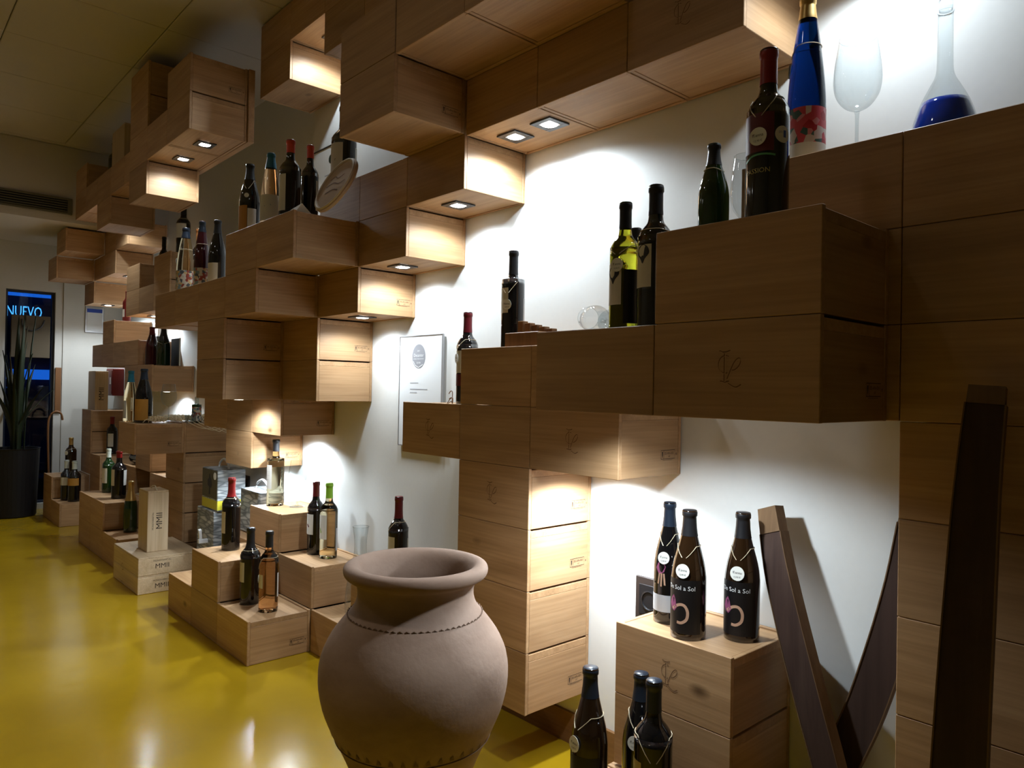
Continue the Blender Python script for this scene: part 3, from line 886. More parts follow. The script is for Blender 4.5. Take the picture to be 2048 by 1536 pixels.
# the dark crate at the upper right
PZ = top(3, 2, 1)
bottle('wine_bottle', 'red capped dark bottle with two round seals on the dark crate', 1.185, -.486, PZ, .331, .0385, 'bordeaux', 'glass_black', 'capsule_red', .80, [(.40, .615, -10, 110, 'label_red')], (.715, A(-86), .0165, .062),
       [(lathe([(0, 0), (.0155, 0)], 24) and ([(p[0], p[1]) for p in lathe([(0, 0), (.0155, 0)], 24)[0]], lathe([(0, 0), (.0155, 0)], 24)[1]), .49, 70, 'tag_paper', 'award_seal'),
        (join(shift2(text2d('2013', .006), -.003, .003), strokes([[(.004, .007), (.004, -.006)]], .006)), .492, 70, 'print_blue', 'seal_print'),
        (strokes([smooth_profile([(-.030, -.006), (-.012, .002), (.010, .003), (.030, .0)], 4)], .0035), .375, 4, 'print_green', 'swoosh'),
        (text2d('PASSION', .0125), .295, 0, 'print_gold', 'lettering')])
bottle('half_bottle', 'small dark sloping bottle behind the dark crate, beside a glass', 1.034, -.428, PZ, .205, .0315, 'burgundy', 'glass_green', 'capsule_black', .78, (), (.74, A(0), .001, .01, True))
# top of the pillar
BZ = top(3, 1, 2)
bottle('wine_bottle', 'tall blue bottle with gold foil and flowery label', 1.125, -.215, BZ, .375, .0395, 'flute', 'glass_blue', 'capsule_gold', .86, [(.125, .33, 0, 350, 'floral_print'), (.045, .125, 0, 350, 'label_white')], (.70, A(200), .015, .03))
# the shelf with the green bottle
GZ = top(2, 2, 0)
leaf = smooth_profile([(0, .022), (-.012, .016), (-.016, .002), (-.006, -.010), (0, -.020), (.006, -.010), (.016, .002), (.012, .016), (0, .022)], 3)
bottle('wine_bottle', 'yellow green glass bottle with black capsule on the shelf', .812, -.439, GZ, .302, .0345, 'bordeaux', 'glass_yellow', 'capsule_black', .80, [(.22, .53, -8, 70, 'label_cream'), (.08, .48, 78, 84, 'label_black')], (.66, A(-80), .0155, .03), [((leaf[:-1], [list(range(len(leaf) - 1))]), .44, -8, 'print_dark', 'leaf_print')])
bottle('wine_bottle', 'tall black bottle with cream leaf label touching the dark crate', .902, -.446, GZ, .322, .0385, 'bordeaux', 'glass_black', 'capsule_black', .80, [(.30, .585, -8, 66, 'label_cream')], (.69, A(20), .001, .01, True), [((leaf[:-1], [list(range(len(leaf) - 1))]), .52, -6, 'print_dark', 'leaf_print')])
bottle('wine_bottle', 'bottle half hidden between the green bottle and the tall black one', .760, -.335, GZ, .268, .0315, 'bordeaux', 'glass_black', 'capsule_black', .80)
# on the column and its arm
bottle('wine_bottle', 'square shouldered dark bottle standing on top of the hanging column', .128, -.165, top(0, 1, 0), .322, .0375, 'straight', 'glass_black', 'capsule_black', .76, [(.37, .62, -8, 64, 'label_cream'), (.20, .52, 132, 44, 'label_grey')], (.69, A(-72), .0165, .062))
bottle('wine_bottle', 'wine red capped bottle on the left arm of the hanging column', -.095, -.172, top(-1, 1, -1), .318, .037, 'bordeaux', 'glass_black', 'capsule_wine', .78, [(.34, .58, -10, 84, 'label_cream'), (.20, .33, -10, 84, 'label_red')], (.70, A(-110), .0165, .05))
# the middle shelf with the plaque
EZ1, EZ2, EZ3 = top(-4, 2, 3), top(-3, 2, 3), top(-3, 1, 4)
bottle('wine_bottle', 'sloping dark bottle with a broad orange label on the middle shelf', -1.254, -.478, EZ1, .312, .0435, 'burgundy', 'glass_black', 'capsule_black', .78, [(.06, .40, -10, 130, 'label_orange'), (.06, .36, 82, 50, 'label_white')], (.76, A(-40), .010, .06, True))
bottle('wine_bottle', 'pink wine bottle with a teal capsule on the middle shelf', -1.068, -.465, EZ1, .320, .0405, 'flute', 'glass_rose', 'capsule_teal', .80, [(.10, .44, 58, 176, 'label_cream')], None, [(strokes([[(-.01, -.004), (.016, .002)]], .006), .30, 46, 'capsule_teal', 'brush_print')])
bottle('wine_bottle', 'orange red capped bottle with cream label, taller of the two on the middle shelf', -.873, -.470, EZ2, .328, .0415, 'bordeaux', 'glass_black', 'capsule_orange', .84, [(.12, .56, 0, 84, 'label_cream')])
bottle('wine_bottle', 'orange red capped bottle behind, with a white back label', -.905, -.370, EZ2, .338, .0345, 'bordeaux', 'glass_black', 'capsule_orange', .84, [(.20, .56, 132, 46, 'label_white')])
bottle('magnum_bottle', 'very large bottle with a tall cream label behind the plaque', -1.028, -.150, EZ3, .410, .0555, 'bordeaux', 'glass_black', 'capsule_black', .78, [(.07, .58, 6, 100, 'label_cream'), (.10, .55, 136, 30, 'label_white')], None, [(text2d('r', .02), .40, 20, 'print_dark', 'lettering')])
# the mosaic bottles on the outer shelf
DZ = top(-6, 2, 2)
bottle('wine_bottle', 'clear bottle with a mosaic label on the left shelf', -2.040, -.490, DZ, .332, .0435, 'flute', 'glass_straw', 'capsule_navy', .84, [(.04, .33, 0, 330, 'mosaic_print')], (.66, A(-120), .014, .045, True), punt=True)
bottle('wine_bottle', 'red wine bottle with a mosaic label on the left shelf', -1.861, -.470, DZ, .342, .037, 'flute', 'glass_wine', 'capsule_navy', .84, [(.04, .31, 0, 330, 'mosaic_print')], (.66, A(-130), .014, .05, True))
bottle('wine_bottle', 'dark sloping bottle with cream label at the shelf step', -1.737, -.439, DZ, .332, .041, 'burgundy', 'glass_black', 'capsule_black', .80, [(.05, .36, 20, 110, 'label_cream')])
bottle('wine_bottle', 'bottle with a copper capsule behind the mosaic bottles', -2.20, -.372, DZ, .372, .036, 'bordeaux', 'glass_black', 'capsule_copper', .82)
bottle('wine_bottle', 'dark bottle with a white square label high behind the mosaic bottles', -3.150, -.155, top(-10, 1, 4), .340, .044, 'bordeaux', 'glass_black', 'capsule_black', .80, [(.34, .62, 40, 110, 'label_white')], (.72, A(-140), .013, .03, True))
bottle('wine_bottle', 'small dark bottle in the recess left of the mosaic bottles', -3.52, -.165, top(-11, 1, 3), .36, .034, 'bordeaux', 'glass_black', 'capsule_black', .80, [(.2, .5, -40, 60, 'label_cream')])
# straw crate and far shelf
KZ = top(-9, 2, -2)
bottle('wine_bottle', 'dark sloping bottle with a square orange label beside the straw', -2.862, -.452, KZ, .325, .049, 'burgundy', 'glass_black', 'capsule_navy', .80, [(.05, .44, 52, 104, 'label_orange')])
bottle('wine_bottle', 'pale bottle with a teal capsule half hidden by the orange labelled one', -2.955, -.500, KZ, .312, .040, 'burgundy', 'glass_straw', 'capsule_teal', .78, [(.08, .42, 10, 60, 'label_grey')], punt=True)
bottle('wine_bottle', 'mosaic labelled bottle in the straw next to the hanging crate', -2.735, -.185, top(-9, 1, -2), .16, .028, 'straight', 'glass_green', 'capsule_pale', .74, [(.08, .62, 0, 330, 'mosaic_print')])
FL = top(-11, 1, 0)
bottle('wine_bottle', 'dark purple bottle left on the far shelf by the flute', -3.60, -.206, FL, .272, .043, 'burgundy', 'glass_wine', 'capsule_wine', .80)
bottle('sparkling_bottle', 'dark sparkling bottle next to the flute on the far shelf', -3.50, -.160, FL, .274, .044, 'burgundy', 'glass_green', 'capsule_black', .62, (), (.60, A(-20), .001, .02, True))
# the front steps
bottle('wine_bottle', 'red capped bottle with cream label on the second step', -1.572, -.407, top(-5, 2, -5), .338, .0415, 'bordeaux', 'glass_black', 'capsule_red', .74, [(.24, .54, -4, 72, 'label_cream')], (.72, A(-150), .001, .05, True))
bottle('wine_bottle', 'dark bottle with black capsule beside the pink wine on the front crate', -1.275, -.433, top(-4, 2, -6), .330, .0425, 'bordeaux', 'glass_black', 'capsule_black', .74, [(.30, .56, -2, 70, 'label_cream')], (.71, A(-150), .012, .03))
bottle('wine_bottle', 'pink wine bottle in clear glass on the front crate', -1.121, -.415, top(-4, 2, -6), .337, .0395, 'bordeaux', 'glass_rose', 'capsule_black', .80, [(.30, .47, -6, 70, 'label_cream'), (.18, .48, 146, 40, 'label_white')], (.68, A(-120), .016, .08), punt=True)
bottle('wine_bottle', 'pale wine bottle in clear glass on the tall step', -1.626, -.168, top(-5, 1, -4), .328, .0415, 'straight', 'glass_straw', 'capsule_black', .82, [(.26, .62, 0, 80, 'label_white')], None, [(strokes([[(-.008, .02), (.008, .02)], [(-.008, .0), (.010, .0)], [(-.008, -.02), (.004, -.02)]], .0015), .46, 6, 'print_dark', 'small_print')], punt=True)
bottle('wine_bottle', 'wine red capped bottle with white label on the right step', -1.257, -.133, top(-4, 1, -5), .333, .0385, 'bordeaux', 'glass_black', 'capsule_wine', .80, [(.28, .56, 4, 84, 'label_white')], None, [(strokes([[(-.006, .006), (.006, -.006)]], .008), .40, 2, 'label_red', 'emblem_print')])
bottle('wine_bottle', 'clear pale wine bottle with a bright green capsule', -1.148, -.124, top(-4, 1, -5), .338, .0395, 'bordeaux', 'glass_straw', 'capsule_green', .80, [(.26, .58, 4, 90, 'label_white'), (.10, .40, 140, 45, 'label_grey')], None, [(strokes([[(-.006, .008), (.004, -.012)]], .007), .38, 0, 'capsule_green', 'emblem_print')], punt=True)
bottle('wine_bottle', 'wine red capped bottle with cream label behind the clay jar', -.555, -.137, top(-2, 1, -5), .350, .0395, 'bordeaux', 'glass_black', 'capsule_wine', .76, [(.30, .56, 0, 72, 'label_cream'), (.2, .54, 140, 40, 'label_white')], (.72, A(-120), .001, .06, True))
# far floor steps
MZ = top(-12, 2, -5)
bottle('wine_bottle', 'far green bottle with pale label and green neck', -3.875, -.399, MZ, .309, .039, 'bordeaux', 'glass_green', 'capsule_pale', .80, [(.22, .56, 20, 90, 'label_cream')])
bottle('wine_bottle', 'far dark bottle with a large white label and red top', -3.539, -.413, top(-11, 2, -5), .317, .045, 'bordeaux', 'glass_black', 'capsule_red', .86, [(.28, .62, 8, 66, 'label_cream'), (.28, .60, 140, 50, 'label_white')])
bottle('sparkling_bottle', 'far sparkling bottle with a long gold neck foil', -3.248, -.412, top(-10, 2, -6), .325, .041, 'burgundy', 'glass_green', 'capsule_gold', .62)
bottle('wine_bottle', 'small far red capped bottle standing against the crates', -4.91, -.137, top(-15, 1, -4), .312, .042, 'bordeaux', 'glass_black', 'capsule_red', .80, [(.2, .55, 60, 60, 'label_white')])
bottle('wine_bottle', 'farthest bottle with a gold capsule and round tag', -5.24, -.372, top(-16, 2, -5), .302, .042, 'bordeaux', 'glass_brown', 'capsule_gold', .80, (), (.70, A(-60), .018, .02, True))
bottle('wine_bottle', 'pale capped far bottle, left of two on the farthest floor crate', -4.915, -.462, top(-15, 2, -6), .322, .040, 'bordeaux', 'glass_black', 'capsule_pale', .80, [(.38, .58, 50, 140, 'label_cream')])
bottle('wine_bottle', 'pale capped far bottle, right of two on the farthest floor crate', -4.815, -.425, top(-15, 2, -6), .322, .046, 'bordeaux', 'glass_black', 'capsule_pale', .80, [(.40, .58, 50, 140, 'label_orange')])
bottle('small_bottle', 'little far bottle with a bright red neck below the lit crate', -4.43, -.165, top(-14, 1, 2), .24, .03, 'bordeaux', 'red_paint', 'red_paint', .7, [(.15, .4, 0, 90, 'label_white')])
lb = bottle('wine_bottle', 'dark bottle lying on its side far behind the green bottle', -3.98, -.20, top(-12, 1, -4) + .042, .31, .040, 'bordeaux', 'glass_black', 'capsule_wine', .80)
lb.rotation_euler = (0, math.pi / 2, .1); lb.location.x = -3.99; lb.location.z += .004

# ------------------------------------------------------------------ glasses
def wine_glass(name, label, x, y, z, h, rb, stem=.42, foot=None, rot=None, rim=.78):
    t = thing(name, label, 'glass', (x, y, z + .0004), 0)
    fr = foot or rb * .85
    s = h * stem
    v, f = lathe(smooth_profile([(fr, .0012), (fr * .9, .003), (fr * .45, .005), (.006, .011), (.0040, .024), (.0036, s * .6), (.0040, s * .93), (.0062, s)], 3), 28)
    v0, f0 = lathe([(0, 0), (fr, 0), (fr, .0012)], 28)
    mobj('stem', *join((v0, f0), (v, f)), 'glass_thin', t, smooth=True)
    bw = h - s
    v, f = lathe(smooth_profile([(.0005, s - .001), (.0075, s + .002), (rb * .55, s + bw * .08), (rb * .88, s + bw * .22), (rb, s + bw * .40), (rb * .97, s + bw * .60), (rb * .87, s + bw * .82), (rb * rim, h)], 4), 36)
    mobj('bowl', v, f, 'glass_thin', t, smooth=True)
    v, f = tube([(rb * rim * math.cos(2 * math.pi * k / 36), rb * rim * math.sin(2 * math.pi * k / 36), h) for k in range(36)], .0007, 5, True)
    mobj('rim', v, f, 'glass_thin', t, smooth=True)
    if rot: t.rotation_euler = rot
    return t
wine_glass('wine_glass', 'large empty wine glass standing beside the blue bottle', 1.212, -.165, BZ, .272, .0475)
wine_glass('wine_glass', 'tulip glass next to the small sloping bottle', 1.055, -.334, PZ, .198, .0345, .30)
wine_glass('wine_glass', 'glass lying tipped over on the shelf left of the green bottle', .742, -.405, GZ + .036, .16, .036, .35, rot=(0, -1.42, -.5))
wine_glass('wine_glass', 'glass standing on the tall step beside the pale wine', -1.515, -.103, top(-5, 1, -4), .231, .044)
wine_glass('wine_glass', 'glass standing in the straw behind the orange labelled bottle', -2.745, -.345, KZ, .235, .044)
wine_glass('champagne_flute', 'slim flute on the far shelf', -3.40, -.21, FL, .20, .024, .42, .030)
t = thing('glass_tumbler', 'small low tumbler lying in the straw', 'glass', (-2.69, -.235, top(-9, 1, -2) + .0004))
v, f = lathe([(0, .0), (.026, .0), (.030, .005), (.033, .055), (.0322, .055), (.029, .007), (0, .004)], 28)
mobj('cup', v, f, 'glass_thin', t, smooth=True)
# flask with blue liquid
FKZ = top(4, 1, 2)
t = thing('glass_flask', 'long necked glass flask with blue liquid on the right pillar', 'flask', (1.372, -.140, FKZ + .0004))
fp = [(0, .001), (.042, .0), (.056, .010), (.061, .030), (.055, .060), (.0435, .095), (.0275, .128), (.0170, .150), (.0142, .180), (.0138, .270), (.0155, .277), (.0165, .284)]
v, f = lathe(smooth_profile(fp, 3), 36); v = [(x, y, max(z, 0)) for x, y, z in v]
mobj('glass_body', v, f, 'glass_thin', t, smooth=True)
v, f = lathe(smooth_profile([(0, .003), (.041, .0025), (.0545, .011), (.0592, .030), (.0535, .060), (.0415, .096)], 3) + [(0, .0965)], 36); v = [(x, y, max(z, .002)) for x, y, z in v]
mobj('blue_liquid', v, f, 'liquid_blue', t, smooth=True)
v, f = lathe([(0, .279), (.012, .279), (.0135, .300), (0, .302)], 20)
mobj('stopper', v, f, 'glass_thin', t, smooth=True)
# carafe behind the jar
t = thing('glass_carafe', 'tall clear carafe half hidden by the clay jar', 'carafe', (-.794, -.165, top(-3, 1, -6) + .0004))
v, f = lathe(smooth_profile([(0, .002), (.045, .0), (.056, .012), (.060, .06), (.056, .13), (.040, .20), (.028, .26), (.026, .32), (.033, .378)], 4), 36); v = [(x, y, max(z, 0)) for x, y, z in v]
mobj('glass_body', v, f, 'glass_thin', t, smooth=True)
v, f = tube([(.033 * math.cos(2 * math.pi * k / 32), .033 * math.sin(2 * math.pi * k / 32), .378) for k in range(32)], .0012, 6, True)
mobj('rim', v, f, 'glass_thin', t, smooth=True)

# ------------------------------------------------------------------ clay jar
t = thing('clay_jar', 'big terracotta jar with a flared rim in the foreground', 'jar', (.381, -.698, FLOOR))
jp = [(0, .004), (.085, .0), (.100, .006), (.108, .04), (.128, .13), (.150, .205), (.174, .262), (.200, .315), (.222, .372), (.2315, .432), (.226, .485), (.205, .532), (.175, .572), (.153, .598), (.1435, .622), (.143, .645), (.150, .662), (.164, .670), (.174, .678), (.1775, .690), (.173, .701), (.160, .706), (.146, .702), (.136, .690), (.130, .670), (.127, .64), (.132, .61), (.150, .585), (.185, .54), (.205, .49), (.210, .43), (.195, .35), (.155, .24), (.115, .12), (.09, .03), (0, .022)]
v, f = lathe(smooth_profile(jp, 3), 72); v = [(x, y, max(z, 0)) for x, y, z in v]
mobj('body', v, f, 'terracotta', t, smooth=True)
pts = [((.1640 + .0016 * (k % 2)) * math.cos(2 * math.pi * k / 132), (.1640 + .0016 * (k % 2)) * math.sin(2 * math.pi * k / 132), .5845 + .0022 * ((k % 2) * 2 - 1)) for k in range(132)]
v, f = tube(pts, .0016, 5, True)
o = mobj('rope_band', v, f, 'terracotta_dark', t); o['label'] = 'dark rope pattern round the shoulder'
V, F = [], []
for k in range(44):
    a = 2 * math.pi * k / 44
    for (da, z) in ((-.032, .298), (.032, .298), (.0, .314)):
        rr = .1925 + (z - .298) * .42 + .0022
        V.append((rr * math.cos(a + da), rr * math.sin(a + da), z))
    F.append([3 * k, 3 * k + 1, 3 * k + 2])
o = mobj('notch_band', V, F, 'terracotta_dark', t); o['label'] = 'ring of dark pressed notches'
v, f = tube([(.1895 * math.cos(2 * math.pi * k / 72), .1895 * math.sin(2 * math.pi * k / 72), .2905) for k in range(72)], .0012, 5, True)
mobj('groove_line', v, f, 'terracotta_dark', t)

# ------------------------------------------------------------------ barrel staves
def stave(name, label, pts, wdir, wd, th, head=.055):
    """pts: centre line; wdir: width direction; head: length of the paler rim end"""
    t = thing(name, label, 'barrel stave', pts[0])
    P = [Vector(p) - Vector(pts[0]) for p in smooth_profile(pts, 4)]
    W = Vector(wdir).normalized()
    def wat(i):
        u = i / (len(P) - 1) * (len(wd) - 1); a = min(int(u), len(wd) - 2)
        return wd[a] + (wd[a + 1] - wd[a]) * (u - a)
    def seg(a, b_, nm, mat, inset=0.):
        V, F = [], []
        for i in range(a, b_ + 1):
            tg = (P[min(i + 1, len(P) - 1)] - P[max(i - 1, 0)]).normalized()
            n = tg.cross(W).normalized(); ww = n.cross(tg).normalized()
            for (u, q) in ((-1, -1), (1, -1), (1, 1), (-1, 1)):
                V.append(tuple(P[i] + ww * (u * wat(i) / 2) + n * (q * (th / 2 - inset))))
        m = b_ - a + 1
        for i in range(m - 1):
            for k in range(4):
                k2 = (k + 1) % 4
                F.append([4 * i + k, 4 * i + k2, 4 * i + 4 + k2, 4 * i + 4 + k])
        F.append([3, 2, 1, 0]); F.append([4 * (m - 1) + k for k in range(4)])
        return mobj(nm, V, F, mat, t)
    k = max(1, int(len(P) * head))
    seg(0, k, 'chime_end', 'oak_edge')
    seg(k, len(P) - 1, 'board', 'oak_dark', .0025)
    # paler strips along both sides: light on the edges put into colour
    for s in (-1, 1):
        V, F = [], []
        for i in range(k, len(P)):
            tg = (P[min(i + 1, len(P) - 1)] - P[max(i - 1, 0)]).normalized()
            n = tg.cross(W).normalized(); ww = n.cross(tg).normalized()
            c = P[i] + ww * (s * (wat(i) / 2 + .0012))
            for (u, q) in ((-1, -1), (1, -1), (1, 1), (-1, 1)):
                V.append(tuple(c + ww * u * .0012 + n * q * th / 2))
        m = len(P) - k
        for i in range(m - 1):
            for j in range(4):
                j2 = (j + 1) % 4
                F.append([4 * i + j, 4 * i + j2, 4 * i + 4 + j2, 4 * i + 4 + j])
        F.append([3, 2, 1, 0]); F.append([4 * (m - 1) + j for j in range(4)])
        mobj('lit_edge', V, F, 'oak_edge', t)
    return t
stave('barrel_stave', 'dark curved stave leaning against the wall right of the bottles', [(.972, -.060, .868), (1.010, -.085, .735), (1.055, -.10, .60), (1.10, -.105, .46), (1.142, -.10, .32), (1.178, -.085, .17), (1.205, -.065, .032)], (1, -.35, .25), [.062, .078, .082, .080, .074, .066], .026, .10)
stave('barrel_stave', 'dark curved stave rising to the right behind the pillar', [(1.300, -.045, .90), (1.276, -.047, .74), (1.245, -.05, .60), (1.205, -.05, .46), (1.160, -.046, .34), (1.110, -.040, .22), (1.06, -.034, .13)], (1, 0, -.3), [.060, .070, .075, .075, .070, .062], .022, .05)
stave('barrel_stave', 'nearly black upright stave in front of the right pillar', [(1.507, -.345, 1.166), (1.500, -.368, 1.00), (1.496, -.385, .82), (1.490, -.395, .62), (1.484, -.395, .42), (1.48, -.38, .2), (1.476, -.35, .03)], (1, .15, 0), [.052, .062, .070, .076, .076, .068], .028, .07)

# ------------------------------------------------------------------ cases of pale wood with lettering
def pale_case(name, label, x0, x1, y0, y1, z0, h, mat, texts, mark=None, handle=False):
    t = thing(name, label, 'wooden case', ((x0 + x1) / 2, (y0 + y1) / 2, z0 + .0003))
    sx, sy = x1 - x0, y1 - y0
    box('case_body', (sx, sy, h - .009), (0, 0, (h - .009) / 2), mat, t, .002)
    box('case_lid', (sx - .002, sy - .002, .0085), (0, 0, h - .0045), mat, t, .0015)
    for (s, size, oy, oz, vert, ms) in texts:
        vf = text2d(s, size)
        if vert: vf = ([(-y, x) for x, y in vf[0]], vf[1])
        v, f = flat(shift2(vf, oy, oz), 'yz+', sx / 2 + .0005)
        mobj('lettering', v, f, ms, t)
    if mark:
        v, f = flat(strokes(mark, .0022), 'xz-', -sy / 2 - .0005)
        mobj('brand_mark', v, f, 'engraved', t)
    if handle:
        pts = smooth_profile([(-.055, 0, h - .002), (-.035, 0, h + .012), (0, .004, h + .018), (.035, 0, h + .012), (.055, 0, h - .002)], 4)
        v, f = tube(pts, .0035, 7)
        mobj('rope_handle', v, f, 'string', t, smooth=True)
    return t
WX0, WX1, WY_0, WY_1 = -8.5 * U, -7.02 * U, -2.2 * T, -1.02 * T
wave = [smooth_profile([(-.09, -.015), (-.07, .012), (-.05, .015), (-.045, -.006), (-.06, -.022), (-.03, -.01)], 4)]
pale_case('flat_case', 'whitish flat wooden case lettered MMII on the floor, lower of two', WX0, WX1, WY_0, WY_1, FLOOR, .098, 'pale_x', [('MMII', .036, -.04, .036, False, 'ink'), ('MONOVARIETAL', .012, -.04, .066, False, 'ink')], wave)
pale_case('flat_case', 'whitish flat wooden case lettered MMII under the upright case', WX0 + .001, WX1 + .001, WY_0, WY_1, FLOOR + .0985, .097, 'pale_x', [('MMII', .036, -.04, .044, False, 'ink'), ('MONOVARIETAL', .012, -.04, .074, False, 'ink')], wave)
pale_case('upright_case', 'upright pale wooden case lettered MMII with rope handle on the flat cases', -7.92 * U, -7.40 * U, -1.92 * T, -1.52 * T, FLOOR + .1960, .338, 'pale_z', [('MMII', .046, .008, .17, True, 'ink'), ('MONOVARIETAL', .013, -.026, .17, True, 'ink')], None, True)
pale_case('upright_case', 'small upright pale gift case on the far crates', -5.33, -5.08, -.235, -.135, top(-16, 1, -2), .335, 'pale_z', [('MMII', .055, .0, .14, True, 'ink')])
pale_case('upright_case', 'dim pale case on top of the high left row', -10.5 * U, -9.6 * U, -1.85 * T, -1.45 * T, top(-10, 2, 7), .27, 'pale_z', [])
bottle('wine_bottle', 'dark bottle silhouette on top of the high left row', -11.4 * U, -1.55 * T, top(-12, 2, 7), .30, .036, 'bordeaux', 'glass_black', 'capsule_black', .8)

# ------------------------------------------------------------------ stone patterned cartons
def carton(name, label, x0, x1, y0, y1, z0, h, handle=True, picture=False, tap=False):
    t = thing(name, label, 'carton', ((x0 + x1) / 2, (y0 + y1) / 2, z0 + .0004))
    sx, sy = x1 - x0, y1 - y0
    box('box_body', (sx, sy, h), (0, 0, h / 2), 'stone_print', t, .003)
    if picture:
        box('picture_print', (sx - .004, .0008, h - .07), (0, -sy / 2 - .0006, h / 2 + .03), 'photo_print', t, .0002)
        fig = [(-.012, -.05), (-.006, -.01), (-.030, .0), (-.032, .028), (-.012, .040), (-.010, .062), (.004, .066), (.008, .048), (.028, .030), (.036, .004), (.024, -.012), (.010, -.012), (.010, -.05)]
        mobj('figure_print', [(x, -sy / 2 - .0014, h / 2 + .02 + y) for x, y in fig], [list(range(len(fig)))], 'print_dark', t)
        box('yellow_band', (sx - .002, .0008, .05), (0, -sy / 2 - .0006, .032), 'yellow_print', t, .0002)
        box('yellow_band', (.0008, sy - .002, .05), (sx / 2 + .0006, 0, .032), 'yellow_print', t, .0002)
        v, f = lathe([(0, -.0006), (.02, -.0006), (.02, .0006), (0, .0006)], 20)
        mobj('round_tag', v, f, 'tag_paper', t, (sx * .35, -sy / 2 - .003, h - .035), rot=(math.pi / 2, 0, 0))
    if handle:
        pts = smooth_profile([(-sx * .30, 0, h - .002), (-sx * .26, 0, h + .025), (0, 0, h + .050), (sx * .26, 0, h + .025), (sx * .30, 0, h - .002)], 5)
        v, f = tube(pts, .006, 8)
        mobj('handle', v, f, 'white_plastic', t, smooth=True)
    if tap:
        box('tap_stem', (.022, .05, .022), (sx * .15, -sy / 2 - .024, .09), 'white_plastic', t)
        box('tap_lever', (.016, .016, .06), (sx * .15, -sy / 2 - .040, .13), 'white_plastic', t, rot=(.2, .35, 0))
    return t
bz = top(-7, 1, -6)
carton('wine_carton', 'stone patterned carton with a white tap, lower of the stack', -7.22 * U, -6.45 * U, -1.02 * T, -.45 * T, bz + .0042, .261, False, False, True)
carton('wine_carton', 'stone patterned carton with a rider picture and white handle', -7.10 * U, -6.40 * U, -.98 * T, -.42 * T, bz + .266, .225, True, True)
carton('wine_carton', 'stone patterned carton under the socket, right of the stacked pair', -5.97 * U, -5.20 * U, -.72 * T, -.25 * T, top(-6, 1, -5) + .0042, .225, True)

# ------------------------------------------------------------------ sockets, certificates, notices
def socket(name, label, x, z, s=.10):
    t = thing(name, label, 'socket', (x, 0, z))
    box('plate', (s, .010, s * 1.15), (0, -.0056, 0), 'socket_brown', t, .002)
    box('insert', (s * .72, .004, s * .78), (0, -.0122, 0), 'black_plastic', t, .001)
    v, f = lathe([(.0, .0), (.028, .0), (.030, .004), (.026, .005), (.024, .001), (0, .001)], 24)
    mobj('cup', v, f, 'black_plastic', t, (0, -.0145, 0), rot=(math.pi / 2, 0, 0))
socket('wall_socket', 'dark square socket on the wall behind the three dark bottles', .578, .540, .112)
socket('wall_socket', 'dark socket on the wall behind the stone patterned cartons', -2.40, .55, .10)
t = thing('certificate_panel', 'clear certificate panel with a silver oval seal on the lit wall', 'certificate', (-.605, 0, .905))
box('sheet', (.300, .004, .455), (0, -.012, .2275), 'print_white', t, .001)
for (sx, sz, cx, cz) in ((.004, .455, -.152, .2275), (.004, .455, .152, .2275), (.308, .004, 0, .457), (.308, .004, 0, -.002)):
    box('edge', (sx, .010, sz), (cx, -.011, cz), 'frame_metal', t, .0008)
el = [(.050 * math.cos(2 * math.pi * k / 36), .050 * math.sin(2 * math.pi * k / 36)) for k in range(36)]
mobj('seal', [(x * .95 - .010, -.0146, y + .372) for x, y in el], [list(range(36))], 'label_silver', t)
tx = join(shift2(text2d('Decanter', .019), -.010, .376), shift2(text2d('2011', .009), -.010, .394), shift2(text2d('WORLD WINE AWARDS', .0068), -.010, .361), shift2(text2d('SILVER', .010), -.010, .345), strokes([[(-.048, .352), (-.034, .335), (-.010, .326), (.020, .338)]], .003))
mobj('seal_lettering', *flat(tx, 'xz-', -.0152), 'print_white', t)
ln = strokes([[(-.07, .262), (-.01, .262)], [(-.07, .236), (.055, .236)], [(-.07, .222), (-.02, .222)], [(-.07, .170), (.03, .170)], [(-.07, .140), (-.04, .140)]], .0035)
mobj('text_lines', *flat(ln, 'xz-', -.0146), 'print_grey', t)
t = thing('framed_certificate', 'framed certificate with a green round seal behind the large bottle', 'certificate', (-1.425, 0, 2.06))
box('sheet', (.36, .004, .28), (0, -.008, .14), 'label_white', t, .001)
for (sx, sz, cx, cz) in ((.006, .292, -.183, .14), (.006, .292, .183, .14), (.36, .006, 0, .283), (.36, .006, 0, -.003)):
    box('edge', (sx, .012, sz), (cx, -.007, cz), 'socket_brown', t, .001)
mobj('seal', [(.022 * math.cos(a_) + .01, -.0104, .022 * math.sin(a_) + .215) for a_ in [2 * math.pi * k / 24 for k in range(24)]], [list(range(24))], 'leaf', t)
mobj('text_lines', *flat(strokes([[(-.05, .14), (.10, .14)], [(-.03, .115), (.08, .115)], [(-.03, .10), (.06, .10)]], .006), 'xz-', -.0104), 'print_grey', t)
t = thing('wall_notice', 'white notice with a blue heading on the far wall', 'notice', (XFAR, -.115, 1.60))
box('frame', (.012, .155, .245), (.0065, 0, .1225), 'frame_metal', t, .006)
box('sheet', (.003, .125, .205), (.0142, 0, .1225), 'print_white', t, .0008)
box('heading', (.001, .125, .035), (.0164, 0, .205), 'print_blue', t, .0002)
